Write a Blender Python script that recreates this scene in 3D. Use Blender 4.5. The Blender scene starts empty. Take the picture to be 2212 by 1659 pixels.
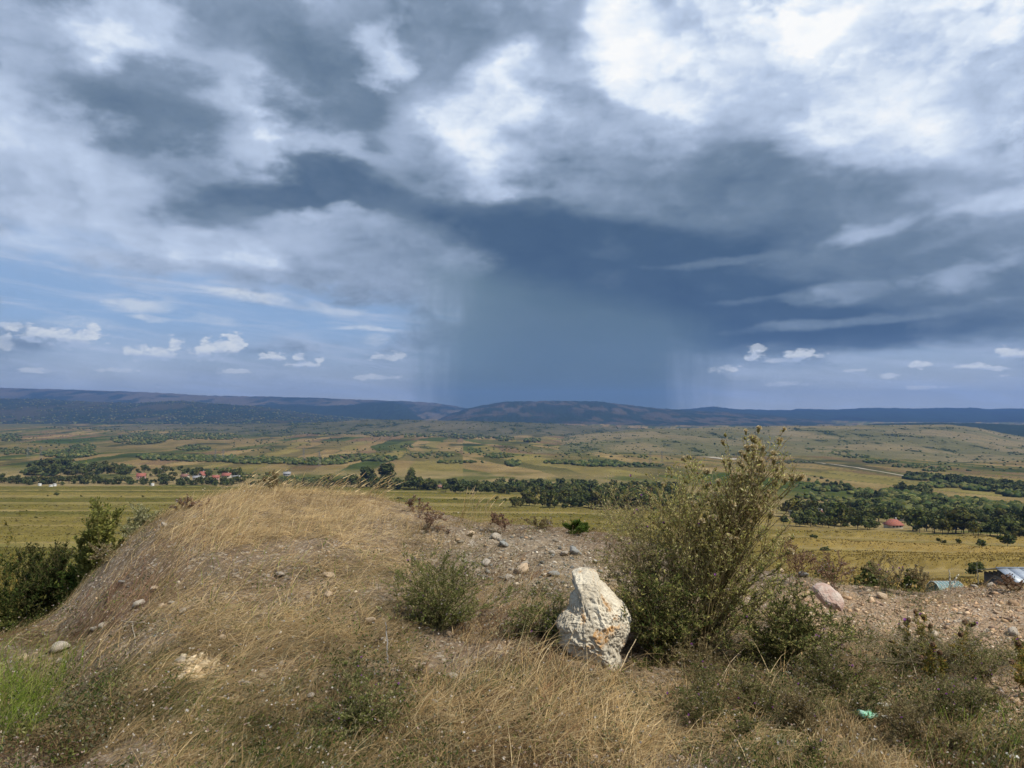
import bpy, math, random
import numpy as np

# ------------------------------------------------------------------ camera, sky, sun, exposure
scene = bpy.context.scene
COL = scene.collection
FW = 2212.0
FPX = 1671.0                       # focal length for a 2212 px wide picture
EYE = 1.6
HOR = 893.0                        # row of the true horizon in a 2212 x 1659 picture
PITCH = math.atan((HOR - 829.5) / FPX)
cam_d = bpy.data.cameras.new('camera')
cam = bpy.data.objects.new('camera', cam_d)
COL.objects.link(cam)
cam_d.sensor_width = 36.0
cam_d.lens = 36.0 * FPX / FW
cam_d.clip_start = 0.05
cam_d.clip_end = 90000
cam.location = (0, 0, EYE)
cam.rotation_euler = (math.pi / 2 + PITCH, 0, 0)
scene.camera = cam
vs = scene.view_settings
vs.view_transform = 'Standard'; vs.look = 'None'; vs.exposure = 0.0; vs.gamma = 1.0
vs.use_curve_mapping = False
scene.cycles.use_denoising = True
scene.cycles.volume_bounces = 0
scene.cycles.max_bounces = 5
scene.cycles.diffuse_bounces = 3
scene.cycles.glossy_bounces = 2
scene.cycles.transmission_bounces = 3
scene.cycles.transparent_max_bounces = 8
scene.cycles.use_adaptive_sampling = True
scene.cycles.adaptive_threshold = 0.02
scene.cycles.adaptive_min_samples = 12

CT, ST = math.cos(PITCH), math.sin(PITCH)
def ray(px, py):
    a = (px - 1106.0) / FPX; b = (829.5 - py) / FPX
    return (a, CT - b * ST, ST + b * CT)
def at(px, py, Y):
    d = ray(px, py); k = Y / d[1]
    return (d[0] * k, Y, EYE + d[2] * k)
def row_z(py, Y):                  # height seen at that row when it stands at distance Y
    b = (829.5 - py) / FPX
    return EYE + Y * (ST + b * CT) / (CT - b * ST)
def to_px(X, Y, Z):
    z = Z - EYE
    f = Y * CT + z * ST; up = -Y * ST + z * CT
    return 1106.0 + FPX * X / f, 829.5 - FPX * up / f
def azel(px, py):
    x, y, z = ray(px, py)
    return math.atan2(x, y), math.atan2(z, math.hypot(x, y))

SUN_EL, SUN_AZ = math.radians(54), math.radians(124)      # azimuth clockwise from straight ahead
sun_d = bpy.data.lights.new('sun', 'SUN')
sun_d.energy = 5.0; sun_d.angle = math.radians(0.55); sun_d.color = (1.0, 0.94, 0.83)
sun = bpy.data.objects.new('sun', sun_d); COL.objects.link(sun)
sun.rotation_euler = (math.pi / 2 - SUN_EL, 0, -SUN_AZ + math.pi)
# a sun lamp shines along its local -Z: rotated by (90-el) about X it comes from -Y, so turn it to the azimuth
world = bpy.data.worlds.new('World'); scene.world = world; world.use_nodes = True
WT = world.node_tree; WT.nodes.clear()

def lin(c):
    return tuple(((v / 255.0) / 12.92 if v / 255.0 <= 0.04045 else ((v / 255.0 + 0.055) / 1.055) ** 2.4) for v in c)

class NB:
    """small builder for shader node trees"""
    def __init__(s, tree): s.t = tree
    def n(s, kind, **kw):
        nd = s.t.nodes.new(kind)
        for k, v in kw.items(): setattr(nd, k, v)
        return nd
    def put(s, sock, v):
        if hasattr(v, 'is_output'): s.t.links.new(v, sock)
        elif v is not None: sock.default_value = v
    def m(s, op, a, b=None, c=None, clamp=False):
        nd = s.n('ShaderNodeMath', operation=op); nd.use_clamp = clamp
        s.put(nd.inputs[0], a); s.put(nd.inputs[1], b); s.put(nd.inputs[2], c)
        return nd.outputs[0]
    def rng(s, v, a, b, c=0.0, d=1.0, kind='SMOOTHSTEP'):
        nd = s.n('ShaderNodeMapRange', interpolation_type=kind)
        for i, x in enumerate((v, a, b, c, d)): s.put(nd.inputs[i], x)
        return nd.outputs[0]
    def mixf(s, f, a, b):
        nd = s.n('ShaderNodeMix', data_type='FLOAT')
        s.put(nd.inputs[0], f); s.put(nd.inputs[2], a); s.put(nd.inputs[3], b)
        return nd.outputs[0]
    def mixc(s, f, a, b, mode='MIX'):
        nd = s.n('ShaderNodeMix', data_type='RGBA', blend_type=mode)
        s.put(nd.inputs[0], f); s.put(nd.inputs[6], a); s.put(nd.inputs[7], b)
        return nd.outputs[2]
    def noise(s, vec, scale, detail=4, rough=0.5, dist=0.0, col=False):
        nd = s.n('ShaderNodeTexNoise', noise_dimensions='3D')
        s.put(nd.inputs['Vector'], vec); nd.inputs['Scale'].default_value = scale
        nd.inputs['Detail'].default_value = detail; nd.inputs['Roughness'].default_value = rough
        nd.inputs['Distortion'].default_value = dist
        return nd.outputs['Color' if col else 'Fac']
    def xyz(s, x, y, z):
        nd = s.n('ShaderNodeCombineXYZ')
        s.put(nd.inputs[0], x); s.put(nd.inputs[1], y); s.put(nd.inputs[2], z)
        return nd.outputs[0]
    def ramp(s, v, stops):
        nd = s.n('ShaderNodeValToRGB'); cr = nd.color_ramp
        while len(cr.elements) < len(stops): cr.elements.new(0.5)
        for e, (p, c) in zip(cr.elements, stops):
            e.position = p; e.color = (*c, 1.0)
        s.put(nd.inputs[0], v)
        return nd.outputs[0]

W = NB(WT)
tc = W.n('ShaderNodeTexCoord')
sep = W.n('ShaderNodeSeparateXYZ'); WT.links.new(tc.outputs['Generated'], sep.inputs[0])
dx, dy, dz = sep.outputs
AZ = W.m('ARCTAN2', dx, dy)
EL = W.m('ARCSINE', W.m('MULTIPLY', dz, 1.0, clamp=False))
# flattened coordinates: clouds lie in a layer, so their detail shrinks towards the horizon
inv = W.m('DIVIDE', 1.0, W.m('ADD', W.m('MAXIMUM', dz, 0.0), 0.22))
AE = W.xyz(AZ, W.m('MULTIPLY', EL, 2.0), 0.0)
P = W.xyz(W.m('MULTIPLY', dx, inv), W.m('MULTIPLY', dy, inv), 0.0)
nw = W.noise(P, 1.1, 3, 0.55, col=True)
sw = W.n('ShaderNodeSeparateColor'); WT.links.new(nw, sw.inputs[0])
n_f = W.noise(P, 2.6, 9, 0.60)                 # billow detail
n_g = W.noise(P, 9.0, 6, 0.6)                  # fine detail
n_p = W.noise(AE, 46.0, 6, 0.68, 0.2)
n_i = W.noise(W.xyz(AZ, W.m('MULTIPLY', EL, 1.5), 0.3), 8.5, 9, 0.60)   # heaped billows
vo = W.n('ShaderNodeTexVoronoi', feature='F1', voronoi_dimensions='2D'); vo.inputs['Scale'].default_value = 11.0; vo.inputs['Detail'].default_value = 3.0; vo.inputs['Roughness'].default_value = 0.55
W.put(vo.inputs['Vector'], W.xyz(W.m('MULTIPLY_ADD', W.m('SUBTRACT', n_i, 0.5), 0.14, AZ), W.m('MULTIPLY_ADD', W.m('SUBTRACT', n_f, 0.5), 0.10, W.m('MULTIPLY', EL, 1.35)), 0.7))
n_v = W.m('SUBTRACT', 0.50, W.m('POWER', vo.outputs['Distance'], 1.3))               # puffs of the low cumulus
wE = W.m('ADD', 0.004, W.m('MULTIPLY', W.m('MAXIMUM', EL, 0.0), 0.34))
wA = W.m('ADD', 0.05, W.m('MULTIPLY', W.m('MAXIMUM', EL, 0.0), 0.42))
nw2 = W.noise(P, 4.2, 5, 0.6, col=True)
sw2 = W.n('ShaderNodeSeparateColor'); WT.links.new(nw2, sw2.inputs[0])
def both(i): return W.m('ADD', W.m('SUBTRACT', sw.outputs[i], 0.5), W.m('MULTIPLY', W.m('SUBTRACT', sw2.outputs[i], 0.5), 0.55))
n_w = W.noise(AE, 5.5, 5, 0.55, 0.0, col=True); sw3 = W.n('ShaderNodeSeparateColor'); WT.links.new(n_w, sw3.inputs[0])
wI = W.m('MULTIPLY', W.rng(EL, 0.12, 0.35), 0.20)
A2 = W.m('ADD', W.m('MULTIPLY_ADD', both(0), wA, AZ), W.m('MULTIPLY', W.m('SUBTRACT', sw3.outputs[0], 0.5), wI))
E2 = W.m('ADD', W.m('MULTIPLY_ADD', both(1), wE, EL), W.m('MULTIPLY', W.m('SUBTRACT', sw3.outputs[1], 0.5), wI))
V = (A2, E2)
V0 = (AZ, EL)
edge = W.m('ADD', W.m('MULTIPLY', W.m('SUBTRACT', n_f, 0.5), 0.8), W.m('MULTIPLY_ADD', n_v, 0.20, W.m('MULTIPLY', W.m('SUBTRACT', n_i, 0.5), 1.5)))
vp = W.n('ShaderNodeTexVoronoi', feature='F1', voronoi_dimensions='2D'); vp.inputs['Scale'].default_value = 62.0; vp.inputs['Detail'].default_value = 2.0; W.put(vp.inputs['Vector'], AE)
edge_p = W.m('MULTIPLY_ADD', W.m('SUBTRACT', n_p, 0.5), 1.9, W.m('SUBTRACT', 0.48, vp.outputs['Distance']))

def blob(cur, px, py, rx, ry, val, rot=0.0, soft=0.45, op=1.0, rough=0.8, vec=None, e=None):
    """one cloud mass: centre and radii given in degrees of azimuth and elevation via a reference picture scale"""
    a, el = azel(px, py)
    a1, _ = azel(px + rx, py); _, e1 = azel(px, py - ry)
    mp = W.n('ShaderNodeMapping', vector_type='TEXTURE')
    mp.inputs['Location'].default_value = (a, el, 0)
    mp.inputs['Rotation'].default_value = (0, 0, math.radians(rot))
    mp.inputs['Scale'].default_value = (a1 - a, e1 - el, 1e7)
    va, ve = vec or V
    W.put(mp.inputs['Vector'], W.xyz(va, ve, cur))      # the third value only fixes the order of evaluation
    ln = W.n('ShaderNodeVectorMath', operation='LENGTH'); WT.links.new(mp.outputs[0], ln.inputs[0])
    d = W.m('MULTIPLY_ADD', e or edge, -rough, ln.outputs['Value'])
    k = W.rng(d, 1.0 + soft, 1.0 - soft, 0.0, op)
    return W.mixf(k, cur, val)

# brightness of the cloud deck, painted from the far masses to the near ones
B = W.m('ADD', 0.44, W.m('MULTIPLY', W.m('SUBTRACT', W.noise(P, 0.8, 3, 0.5), 0.5), 0.6))  # base value: unseen deck beyond the view set darker to cut the fill light
CLOUDS = [
 (160,470,520,230,.68,0,.6,1.),
 (1106,260,1500,330,.62,0,.6,1.), (1600,60,900,260,.72,0,.6,.8),
 (120,330,260,180,.72,0,.6,.9), (60,120,150,170,.74,0,.6,.9), (230,60,170,60,.90,-8,.6,.9), (470,60,60,50,.86,0,.6,.7),
 (330,440,260,90,.68,-12,.6,.8), (560,270,150,90,.78,-15,.5,.95), (600,250,70,35,.92,-20,.6,.8), (780,300,130,90,.66,0,.6,.8),
 (820,80,55,45,.84,30,.6,.7), (1050,150,110,80,.80,0,.6,.9),
 (1480,180,340,190,.80,0,.5,1.), (1980,190,360,200,.80,0,.5,1.), (1700,80,420,120,.86,0,.6,.9),
 (1090,260,140,130,.88,0,.4,.95), (1010,370,100,50,.93,10,.45,.9), (1170,180,70,60,.9,0,.5,.8),
 (1390,80,110,80,.99,0,.4,1.), (1400,190,90,50,.95,0,.5,.9), (1690,20,160,45,1.0,0,.5,1.), (1540,130,90,50,.9,0,.6,.7),
 (2080,60,150,55,.98,5,.5,1.), (1840,280,170,110,.92,15,.5,1.), (1880,170,170,60,.82,25,.6,.7), (2100,260,150,60,.82,10,.5,.8), (2170,330,90,30,.9,20,.6,.6),
 (1700,190,110,40,.66,30,.6,.7),
 # grey masses above left
 (265,215,230,95,.28,-10,.35,1.), (320,260,130,45,.20,0,.5,.8), (540,60,180,75,.30,0,.5,.95), (690,140,150,80,.22,-25,.45,1.), (560,20,220,50,.30,0,.5,.9), (740,215,70,50,.24,-20,.5,.8),
 (940,70,110,110,.28,10,.45,1.), (1040,20,230,50,.38,0,.5,.9), (1260,215,85,65,.44,-20,.5,.9), (1250,60,60,60,.5,0,.6,.8),
 (815,85,65,45,.80,30,.7,.7),
 (400,350,60,40,.5,0,.6,.6), (660,350,270,35,.52,4,.6,.7), (670,410,240,62,.17,3,.4,1.), (520,470,90,30,.28,-10,.5,.8), (900,330,90,60,.42,0,.6,.7), (730,300,120,30,.55,0,.6,.7),
 # the great dark belt from the centre down to the right
 (1300,340,170,70,.56,10,.6,.7), (1520,300,120,90,.44,40,.6,.9), (1560,400,230,90,.26,0,.5,1.), (1280,450,300,70,.34,0,.6,.9), (1040,470,260,50,.20,-2,.5,1.), (1750,440,240,70,.30,4,.5,1.),
 (1330,530,360,70,.10,-6,.4,1.), (1620,600,330,110,.11,-4,.4,1.), (1960,520,300,90,.34,8,.55,.9), (2130,470,160,70,.48,0,.6,.8), (1900,600,330,80,.24,0,.5,.9),
 (1880,700,430,45,.08,-1,.4,1.), (2150,640,160,70,.26,0,.5,.9), (1560,680,170,60,.07,0,.5,1.),
 (1240,575,270,60,.10,-10,.4,1.), (1500,640,330,62,.09,-6,.35,1.), (1560,555,110,10,.30,2,.6,.7), (1650,640,130,8,.24,3,.6,.7), (1860,615,130,18,.40,6,.6,.85), (1990,668,230,11,.38,5,.6,.8), (1770,690,130,10,.32,6,.6,.8), (2090,590,80,30,.50,12,.6,.9),
 (1900,485,110,22,.52,14,.6,.9), (2150,440,120,28,.66,14,.6,.8), (2120,560,100,14,.5,8,.6,.8), (2110,505,120,14,.4,10,.6,.7),
 # left middle tier
 (400,520,110,28,.74,-4,.5,.9), (560,560,70,28,.80,0,.5,.9), (700,490,110,26,.66,0,.6,.9), (640,520,150,22,.6,0,.6,.7), (640,598,210,26,.46,-3,.5,.9), (820,560,130,70,.40,0,.6,.8),
]
for c in CLOUDS:
    g_ = 1.22 if c[4] < .4 else (1.0 if c[3] < 35 else 1.08)
    v_ = c[4] + ((.08 if c[1] < 320 else .03) if c[4] < .35 else (.01 if c[4] > .8 else 0))
    B = blob(B, c[0], c[1], c[2] * g_, c[3] * g_, v_, rot=c[5], soft=(c[6] * .95 if c[4] > .7 else c[6] * (1.35 if c[1] < 320 else 1.05)), op=c[7])
bright = W.rng(B, 0.2, 0.8, 0.55, 1.5)
B = W.m('ADD', B, W.m('MULTIPLY', bright, W.m('MULTIPLY', W.m('SUBTRACT', n_f, 0.5), 0.20)))
B = W.m('ADD', B, W.m('MULTIPLY', bright, W.m('MULTIPLY_ADD', n_v, 0.10, W.m('MULTIPLY', W.m('SUBTRACT', n_i, 0.5), 0.30))))
B = W.m('ADD', B, W.m('MULTIPLY', bright, W.m('MULTIPLY', W.m('SUBTRACT', n_g, 0.5), 0.16)))
cloud = W.ramp(B, [(0.0, lin((64, 88, 118))), (0.12, lin((74, 98, 126))), (0.30, lin((112, 132, 154))), (0.5, lin((160, 177, 202))),
                   (0.7, lin((192, 208, 232))), (0.84, lin((228, 238, 250))), (0.98, lin((254, 255, 255)))])
# clear sky: the Sky Texture, seen through the gaps
sky = W.n('ShaderNodeTexSky', sky_type='NISHITA'); sky.sun_disc = False
sky.sun_elevation = SUN_EL; sky.sun_rotation = SUN_AZ; sky.altitude = 400; sky.air_density = 1.0; sky.dust_density = 2.0
STR = 0.1
blue = W.mixc(1.0, sky.outputs[0], (1.00, 1.03, 1.12, 1), 'MULTIPLY')
cl = W.mixc(1.0, cloud, (1 / STR, 1 / STR, 1 / STR, 1), 'MULTIPLY')
# where the deck is open
M = 0.0
for c in [(120,640,420,95,.92,-6,.5), (420,680,420,75,.90,0,.5), (760,690,170,60,.9,0,.5), (300,780,560,60,.75,0,.6), (760,800,300,60,.7,0,.6), (1950,810,520,52,.8,0,.5), (60,480,150,22,.35,-20,.6), (230,500,110,30,.35,-10,.6)]:
    M = blob(M, *c[:5], rot=c[5], soft=c[6], rough=1.2)
hz = W.rng(EL, 0.10, 0.0)
M = W.m('MAXIMUM', M, W.m('MULTIPLY', hz, 0.9))
base_blue = W.mixc(0.75, blue, (*[v / STR for v in lin((140, 174, 216))], 1))
horizon = W.rng(EL, 0.115, 0.0)
base_blue = W.mixc(horizon, base_blue, (*[v / STR for v in lin((184, 190, 192))], 1))
# thin high veil over the blue
streak = W.noise(W.xyz(W.m('MULTIPLY', AZ, 3.0), W.m('MULTIPLY', W.m('MULTIPLY_ADD', AZ, 0.10, EL), 26.0), 0.0), 2.2, 5, 0.6, 0.6)
veil = W.rng(streak, 0.42, 0.72, 0.0, 0.75)
base_blue = W.mixc(veil, base_blue, (*[v / STR for v in lin((190, 204, 226))], 1))
skyc = W.mixc(M, cl, base_blue)
# low cumulus and thin wisps standing in the open sky
S = 0.0; SB = 1.0
def puff(cur, px, py, rx, ry, op=.88, rough=.85, soft=.32):
    return blob(cur, px, py, rx, ry, 1.0, 0, soft, op, rough, V0, edge_p)
for c in [(85,722,62,17),(160,728,66,24),(200,715,24,24),(30,705,40,10,.5),(10,742,30,20,.5),(300,762,34,16),(345,764,44,15),(378,742,20,20),(440,760,34,18),(480,750,44,22),(508,738,24,24),
          (590,771,27,10),(645,770,13,15),(660,787,40,8),(690,779,12,7),(840,770,40,10,.6),(805,815,60,7,.5),(520,803,50,6,.5),(90,800,50,6,.5),(250,800,40,5,.4),
          (1630,770,26,13),(1565,796,38,9,.8),(1640,752,22,10,.6),(1728,766,44,14,.9),(1690,778,50,7,.6),(2185,762,40,14),(2098,791,42,8),(1985,788,26,10,.9),(1930,811,36,7,.7),(1990,838,50,6,.5),(2160,795,26,6,.7),(2170,812,20,5,.7),(1700,830,60,6,.35),(1850,800,30,4,.4)]:
    S = puff(S, *c[:4], *(c[4:] or (.88,)))
for c in [(532,637,85,10,.75),(312,654,62,12,.6),(332,680,38,7,.6),(782,704,62,6,.6),(730,655,50,12,.4),(470,690,50,10,.3),(800,730,30,16,.35),(170,690,80,8,.3)]:
    S = blob(S, *c[:4], 1.0, -2, .6, c[4], .9)
for c in [(85,735,66,10),(160,746,66,11),(300,772,36,8),(350,776,46,8),(440,772,36,8),(485,769,46,9),(590,779,27,5),(648,782,18,5),(660,794,40,4),(1630,782,26,6),(1728,778,46,7),(2185,774,40,6),(2098,799,42,4)]:
    SB = blob(SB, *c[:4], .15, 0, .7, .9, .5, V0, edge_p)
puffc = W.mixc(W.m('MULTIPLY', W.rng(n_p, 0.30, 0.58, .35, 1.0), SB), (*[v / STR for v in lin((164, 184, 214))], 1), (*[v / STR for v in lin((224, 230, 236))], 1))
sk1 = skyc; skyc = W.mixc(W.m('MULTIPLY', S, .94), skyc, puffc); sk2 = skyc
# rain curtain hanging from the belt
a_l, e_t = azel(815, 640); a_l2, _ = azel(1020, 640); a_r, _ = azel(1390, 640); a_r2, e_b = azel(1600, 868)
stk = W.noise(W.xyz(W.m('MULTIPLY', AZ, 1.0), W.m('MULTIPLY', EL, 0.12), 0.0), 40.0, 4, 0.6)
sl = W.m('MULTIPLY_ADD', W.m('SUBTRACT', stk, 0.5), 0.09, W.m('MULTIPLY_ADD', EL, -0.12, AZ))
left_e = W.rng(sl, a_l, a_l2)
right_e = W.rng(sl, a_r2 + 0.005, a_r + 0.0)
_, e_hi = azel(1000, 500); _, e_lo = azel(1000, 640)
top_e = W.rng(W.m('MULTIPLY_ADD', AZ, 0.226, EL), 0.198, 0.150)
R = W.m('MULTIPLY', W.m('MULTIPLY', left_e, right_e), top_e)
raincol = W.mixc(W.rng(AZ, a_l, a_l2 + 0.10), (*[v / STR for v in lin((122, 146, 162))], 1), (*[v / STR for v in lin((94, 118, 138))], 1))
raincol = W.mixc(W.rng(EL, 0.09, 0.0, 0.0, 0.9), raincol, (*[v / STR for v in lin((88, 104, 94))], 1))
skyc = W.mixc(W.m('MULTIPLY', R, 0.93), skyc, raincol)
# below the horizon the dome stays the colour of the haze
skyc = W.mixc(W.rng(EL, 0.0, -0.03), skyc, (*[v / STR * 0.6 for v in lin((120, 135, 140))], 1))
bg = W.n('ShaderNodeBackground'); WT.links.new(skyc, bg.inputs[0]); bg.inputs[1].default_value = STR
wo = W.n('ShaderNodeOutputWorld'); WT.links.new(bg.outputs[0], wo.inputs[0])
world.cycles.sampling_method = 'MANUAL'; world.cycles.sample_map_resolution = 512

# ------------------------------------------------------------------ helpers
rng = np.random.default_rng(7)
random.seed(7)
def tag(o, label=None, cat=None, group=None, kind=None):
    if label: o['label'] = label
    if cat: o['category'] = cat
    if group: o['group'] = group
    if kind: o['kind'] = kind
    return o
def mesh(name, V, F, mat, col=None, smooth=False):
    """F: (n,3) or (n,4) array, or a list of such arrays"""
    V = np.ascontiguousarray(V, dtype=np.float32)
    Fs = F if isinstance(F, list) else [F]
    Fs = [np.asarray(f, dtype=np.int32) for f in Fs if len(f)]
    me = bpy.data.meshes.new(name)
    me.vertices.add(len(V)); me.vertices.foreach_set('co', V.ravel())
    nl = sum(f.size for f in Fs); npoly = sum(len(f) for f in Fs)
    me.loops.add(nl); me.loops.foreach_set('vertex_index', np.concatenate([f.ravel() for f in Fs]))
    me.polygons.add(npoly)
    sizes = np.concatenate([np.full(len(f), f.shape[1]) for f in Fs])
    st = np.concatenate([[0], np.cumsum(sizes)[:-1]]).astype(np.int32)
    me.polygons.foreach_set('loop_start', st)
    if smooth: me.polygons.foreach_set('use_smooth', np.ones(npoly, dtype=bool))
    if col is not None:
        ca = me.color_attributes.new('Col', 'FLOAT_COLOR', 'POINT')
        c4 = np.ones((len(V), 4), dtype=np.float32); c4[:, :3] = col
        ca.data.foreach_set('color', c4.ravel())
    me.update(calc_edges=True)
    for m_ in (mat if isinstance(mat, (list, tuple)) else [mat]): me.materials.append(m_)
    return me
def link(name, me, parent=None, loc=(0, 0, 0), rz=0.0, sc=1.0):
    o = bpy.data.objects.new(name, me); COL.objects.link(o)
    if parent is not None: o.parent = parent
    o.location = loc; o.rotation_euler = (0, 0, rz)
    o.scale = (sc, sc, sc) if not isinstance(sc, (tuple, list)) else sc
    return o
def hsh(ix, iy, seed=0):
    h = (ix.astype(np.int64) * 374761393 + iy.astype(np.int64) * 668265263 + seed * 974634777) & 0xffffffff
    h = ((h ^ (h >> 13)) * 1274126177) & 0xffffffff
    h = ((h ^ (h >> 16)) * 2246822519) & 0xffffffff
    return ((h ^ (h >> 15)) & 0xffffff) / float(0x1000000)
def vn(x, y, seed=0):
    x = np.asarray(x, float); y = np.asarray(y, float)
    ix = np.floor(x); iy = np.floor(y); fx = x - ix; fy = y - iy
    fx = fx * fx * (3 - 2 * fx); fy = fy * fy * (3 - 2 * fy)
    a = hsh(ix, iy, seed); b = hsh(ix + 1, iy, seed); c = hsh(ix, iy + 1, seed); d = hsh(ix + 1, iy + 1, seed)
    return (a * (1 - fx) + b * fx) * (1 - fy) + (c * (1 - fx) + d * fx) * fy
def fbm(x, y, o=4, seed=0, g=0.5):
    s = 0; a = 1.0; t = 0
    for i in range(o):
        s = s + a * vn(np.asarray(x) * 2 ** i + 17.3 * i, np.asarray(y) * 2 ** i - 9.1 * i, seed + i); t += a; a *= g
    return s / t
def sst(a, b, x):
    t = np.clip((x - a) / (b - a), 0, 1); return t * t * (3 - 2 * t)
def mixa(a, b, k):
    return a + (np.asarray(b) - a) * np.asarray(k)[..., None]

def mat_new(name):
    m = bpy.data.materials.new(name); m.use_nodes = True; m.node_tree.nodes.clear()
    b = NB(m.node_tree); out = b.n('ShaderNodeOutputMaterial')
    return m, b, out
def mat_leaf(name, transl=0.3, jitter=0.25, scale=3.0):
    """colour per leaf or blade comes with the mesh; thin tissue lets some light through"""
    m, b, out = mat_new(name)
    at_ = b.n('ShaderNodeAttribute', attribute_name='Col')
    t = b.n('ShaderNodeTexCoord')
    nz = b.noise(t.outputs['Object'], scale, 3, 0.6)
    f = b.rng(nz, 0.3, 0.7, 1 - jitter, 1 + jitter, 'LINEAR')
    c = b.mixc(1.0, at_.outputs['Color'], b.xyz(f, f, f), 'MULTIPLY')
    d = b.n('ShaderNodeBsdfDiffuse'); b.put(d.inputs[0], c)
    tr = b.n('ShaderNodeBsdfTranslucent'); b.put(tr.inputs[0], c)
    mx = b.n('ShaderNodeMixShader'); mx.inputs[0].default_value = transl
    b.put(mx.inputs[1], d.outputs[0]); b.put(mx.inputs[2], tr.outputs[0]); b.put(out.inputs[0], mx.outputs[0])
    return m
def mat_plain(name, col, rough=0.7, var=0.15, scale=8.0, metal=0.0, col2=None, bump=0.0):
    m, b, out = mat_new(name)
    t = b.n('ShaderNodeTexCoord'); nz = b.noise(t.outputs['Object'], scale, 5, 0.6)
    c2 = col2 or tuple(v * (1 - var * 2) for v in col)
    c = b.mixc(b.rng(nz, 0.35, 0.65), (*col, 1), (*c2, 1))
    p = b.n('ShaderNodeBsdfPrincipled'); b.put(p.inputs['Base Color'], c)
    p.inputs['Roughness'].default_value = rough; p.inputs['Metallic'].default_value = metal
    if bump:
        bp = b.n('ShaderNodeBump'); bp.inputs['Strength'].default_value = bump; bp.inputs['Distance'].default_value = 0.02
        b.put(bp.inputs['Height'], nz); b.put(p.inputs['Normal'], bp.outputs[0])
    b.put(out.inputs[0], p.outputs[0])
    return m
# ------------------------------------------------------------------ the land
TX = [0, 700, 1106, 1600, 2212]
TY = [12, 40, 80, 130, 200, 300, 430, 600, 850, 1300, 2000, 3000, 4500, 7000, 13000]
TR = [[1800,1560,1410,1315,1232,1162,1116,1082,1050,1000, 965, 938, 920, 908, 897],
      [1800,1560,1410,1315,1232,1162,1116,1082,1052,1002, 966, 942, 922, 908, 897],
      [1800,1550,1400,1310,1230,1165,1120,1085,1055,1006, 968, 945, 926, 910, 897],
      [1800,1550,1392,1290,1220,1165,1130,1092,1055,1010, 974, 952, 935, 915, 897],
      [1800,1530,1372,1268,1215,1172,1142,1110,1066,1020, 985, 955, 940, 920, 897]]
TR = np.array(TR, float)
TZ = np.array([[row_z(TR[i, j], TY[j]) for j in range(len(TY))] for i in range(len(TX))])
def land(X, Y):
    X = np.asarray(X, float); Y = np.maximum(np.asarray(Y, float), 12.0)
    px = np.clip(1106 + FPX * X / Y, -400, 2600)
    lY = np.log(Y)
    cols = np.stack([np.interp(lY, np.log(TY), TZ[i]) for i in range(len(TX))])
    i = np.clip(np.searchsorted(TX, px) - 1, 0, len(TX) - 2)
    t = np.clip((px - np.array(TX)[i]) / (np.array(TX)[i + 1] - np.array(TX)[i]), 0, 1); t = t * t * (3 - 2 * t)
    c0 = np.take_along_axis(cols, i[None], 0)[0]; c1 = np.take_along_axis(cols, (i + 1)[None], 0)[0]
    z = c0 * (1 - t) + c1 * t
    z = z + (fbm(X / 260, Y / 260, 4, 3) - 0.5) * np.clip(Y / 100, 0, 14) * sst(500, 1500, Y) * 1.3
    z = z + (fbm(X / 40, Y / 40, 3, 9) - 0.5) * 1.2 * sst(60, 200, Y) * (1 - sst(300, 900, Y) * .5)
    return z
EDGE_X = [-300, 0, 900, 1300, 1500, 1700, 2212, 2600]
EDGE_Y = [870, 865, 830, 760, 640, 440, 365, 330]
def strip_s(X, Y):
    return Y + 0.55 * np.maximum(X - 40, 0) + 6 * (fbm(X / 150, Y * 0 + 3, 2, 5) - .5)
_r = np.random.default_rng(11)
sb = [60.0]; stype = []
while sb[-1] < 1100:
    w = (7 + 12 * _r.random()) * (0.6 + sb[-1] / 330); sb.append(sb[-1] + w)
    stype.append(0 if len(stype) % 3 == 2 else (1 if _r.random() < .55 else 2))
sb = np.array(sb); stype = np.array(stype + [0])
sbr = np.array([50, 108, 150, 168, 215, 262, 300, 322, 372, 398, 470, 1200.0]); str_ = np.array([0, 1, 0, 0, 1, 0, 1, 0, 1, 0, 1, 0])      # broader strips on the right
scol = _r.random(len(sb))
def strips(X, Y):
    s = strip_s(X, Y); i = np.clip(np.searchsorted(sb, s) - 1, 0, len(sb) - 2)
    f = (s - sb[i]) / (sb[i + 1] - sb[i])
    r = X > 45 + .18 * Y
    ir = np.clip(np.searchsorted(sbr, s) - 1, 0, len(sbr) - 2); fr = (s - sbr[ir]) / (sbr[ir + 1] - sbr[ir])
    return np.where(r, ir, i), np.where(r, fr, f), r
def corn_h(X, Y, px):
    i, f, r = strips(X, Y)
    e = np.interp(px, EDGE_X, EDGE_Y)
    on = (np.where(r, str_[np.minimum(i, 11)], stype[i]) > 0) & (f > .02) & (f < .93) & (Y > 95) & (Y < e - 8)
    # some strips stop short of the road: headlands
    on &= hsh(i, np.floor((X + 140 * scol[i]) / 420), 4) > .08
    wS = np.where(r, sbr[np.minimum(i, 10) + 1] - sbr[np.minimum(i, 10)], sb[i + 1] - sb[i]); de = np.minimum(f - .02, .93 - f) * wS
    ramp = np.clip(de / np.maximum(Y * .017, .8), 0, 1)
    return np.where(on, ramp * 2.0 * (.72 + .45 * vn(X / 4, Y / 4, 8)) * sst(.02, .05, f), 0.0)
PAL = np.array([(.38,.30,.15), (.46,.37,.19), (.24,.22,.10), (.12,.17,.05), (.06,.12,.03), (.28,.205,.13), (.34,.31,.12), (.17,.18,.07)])
FOREST = np.array((.030, .045, .020))
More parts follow.
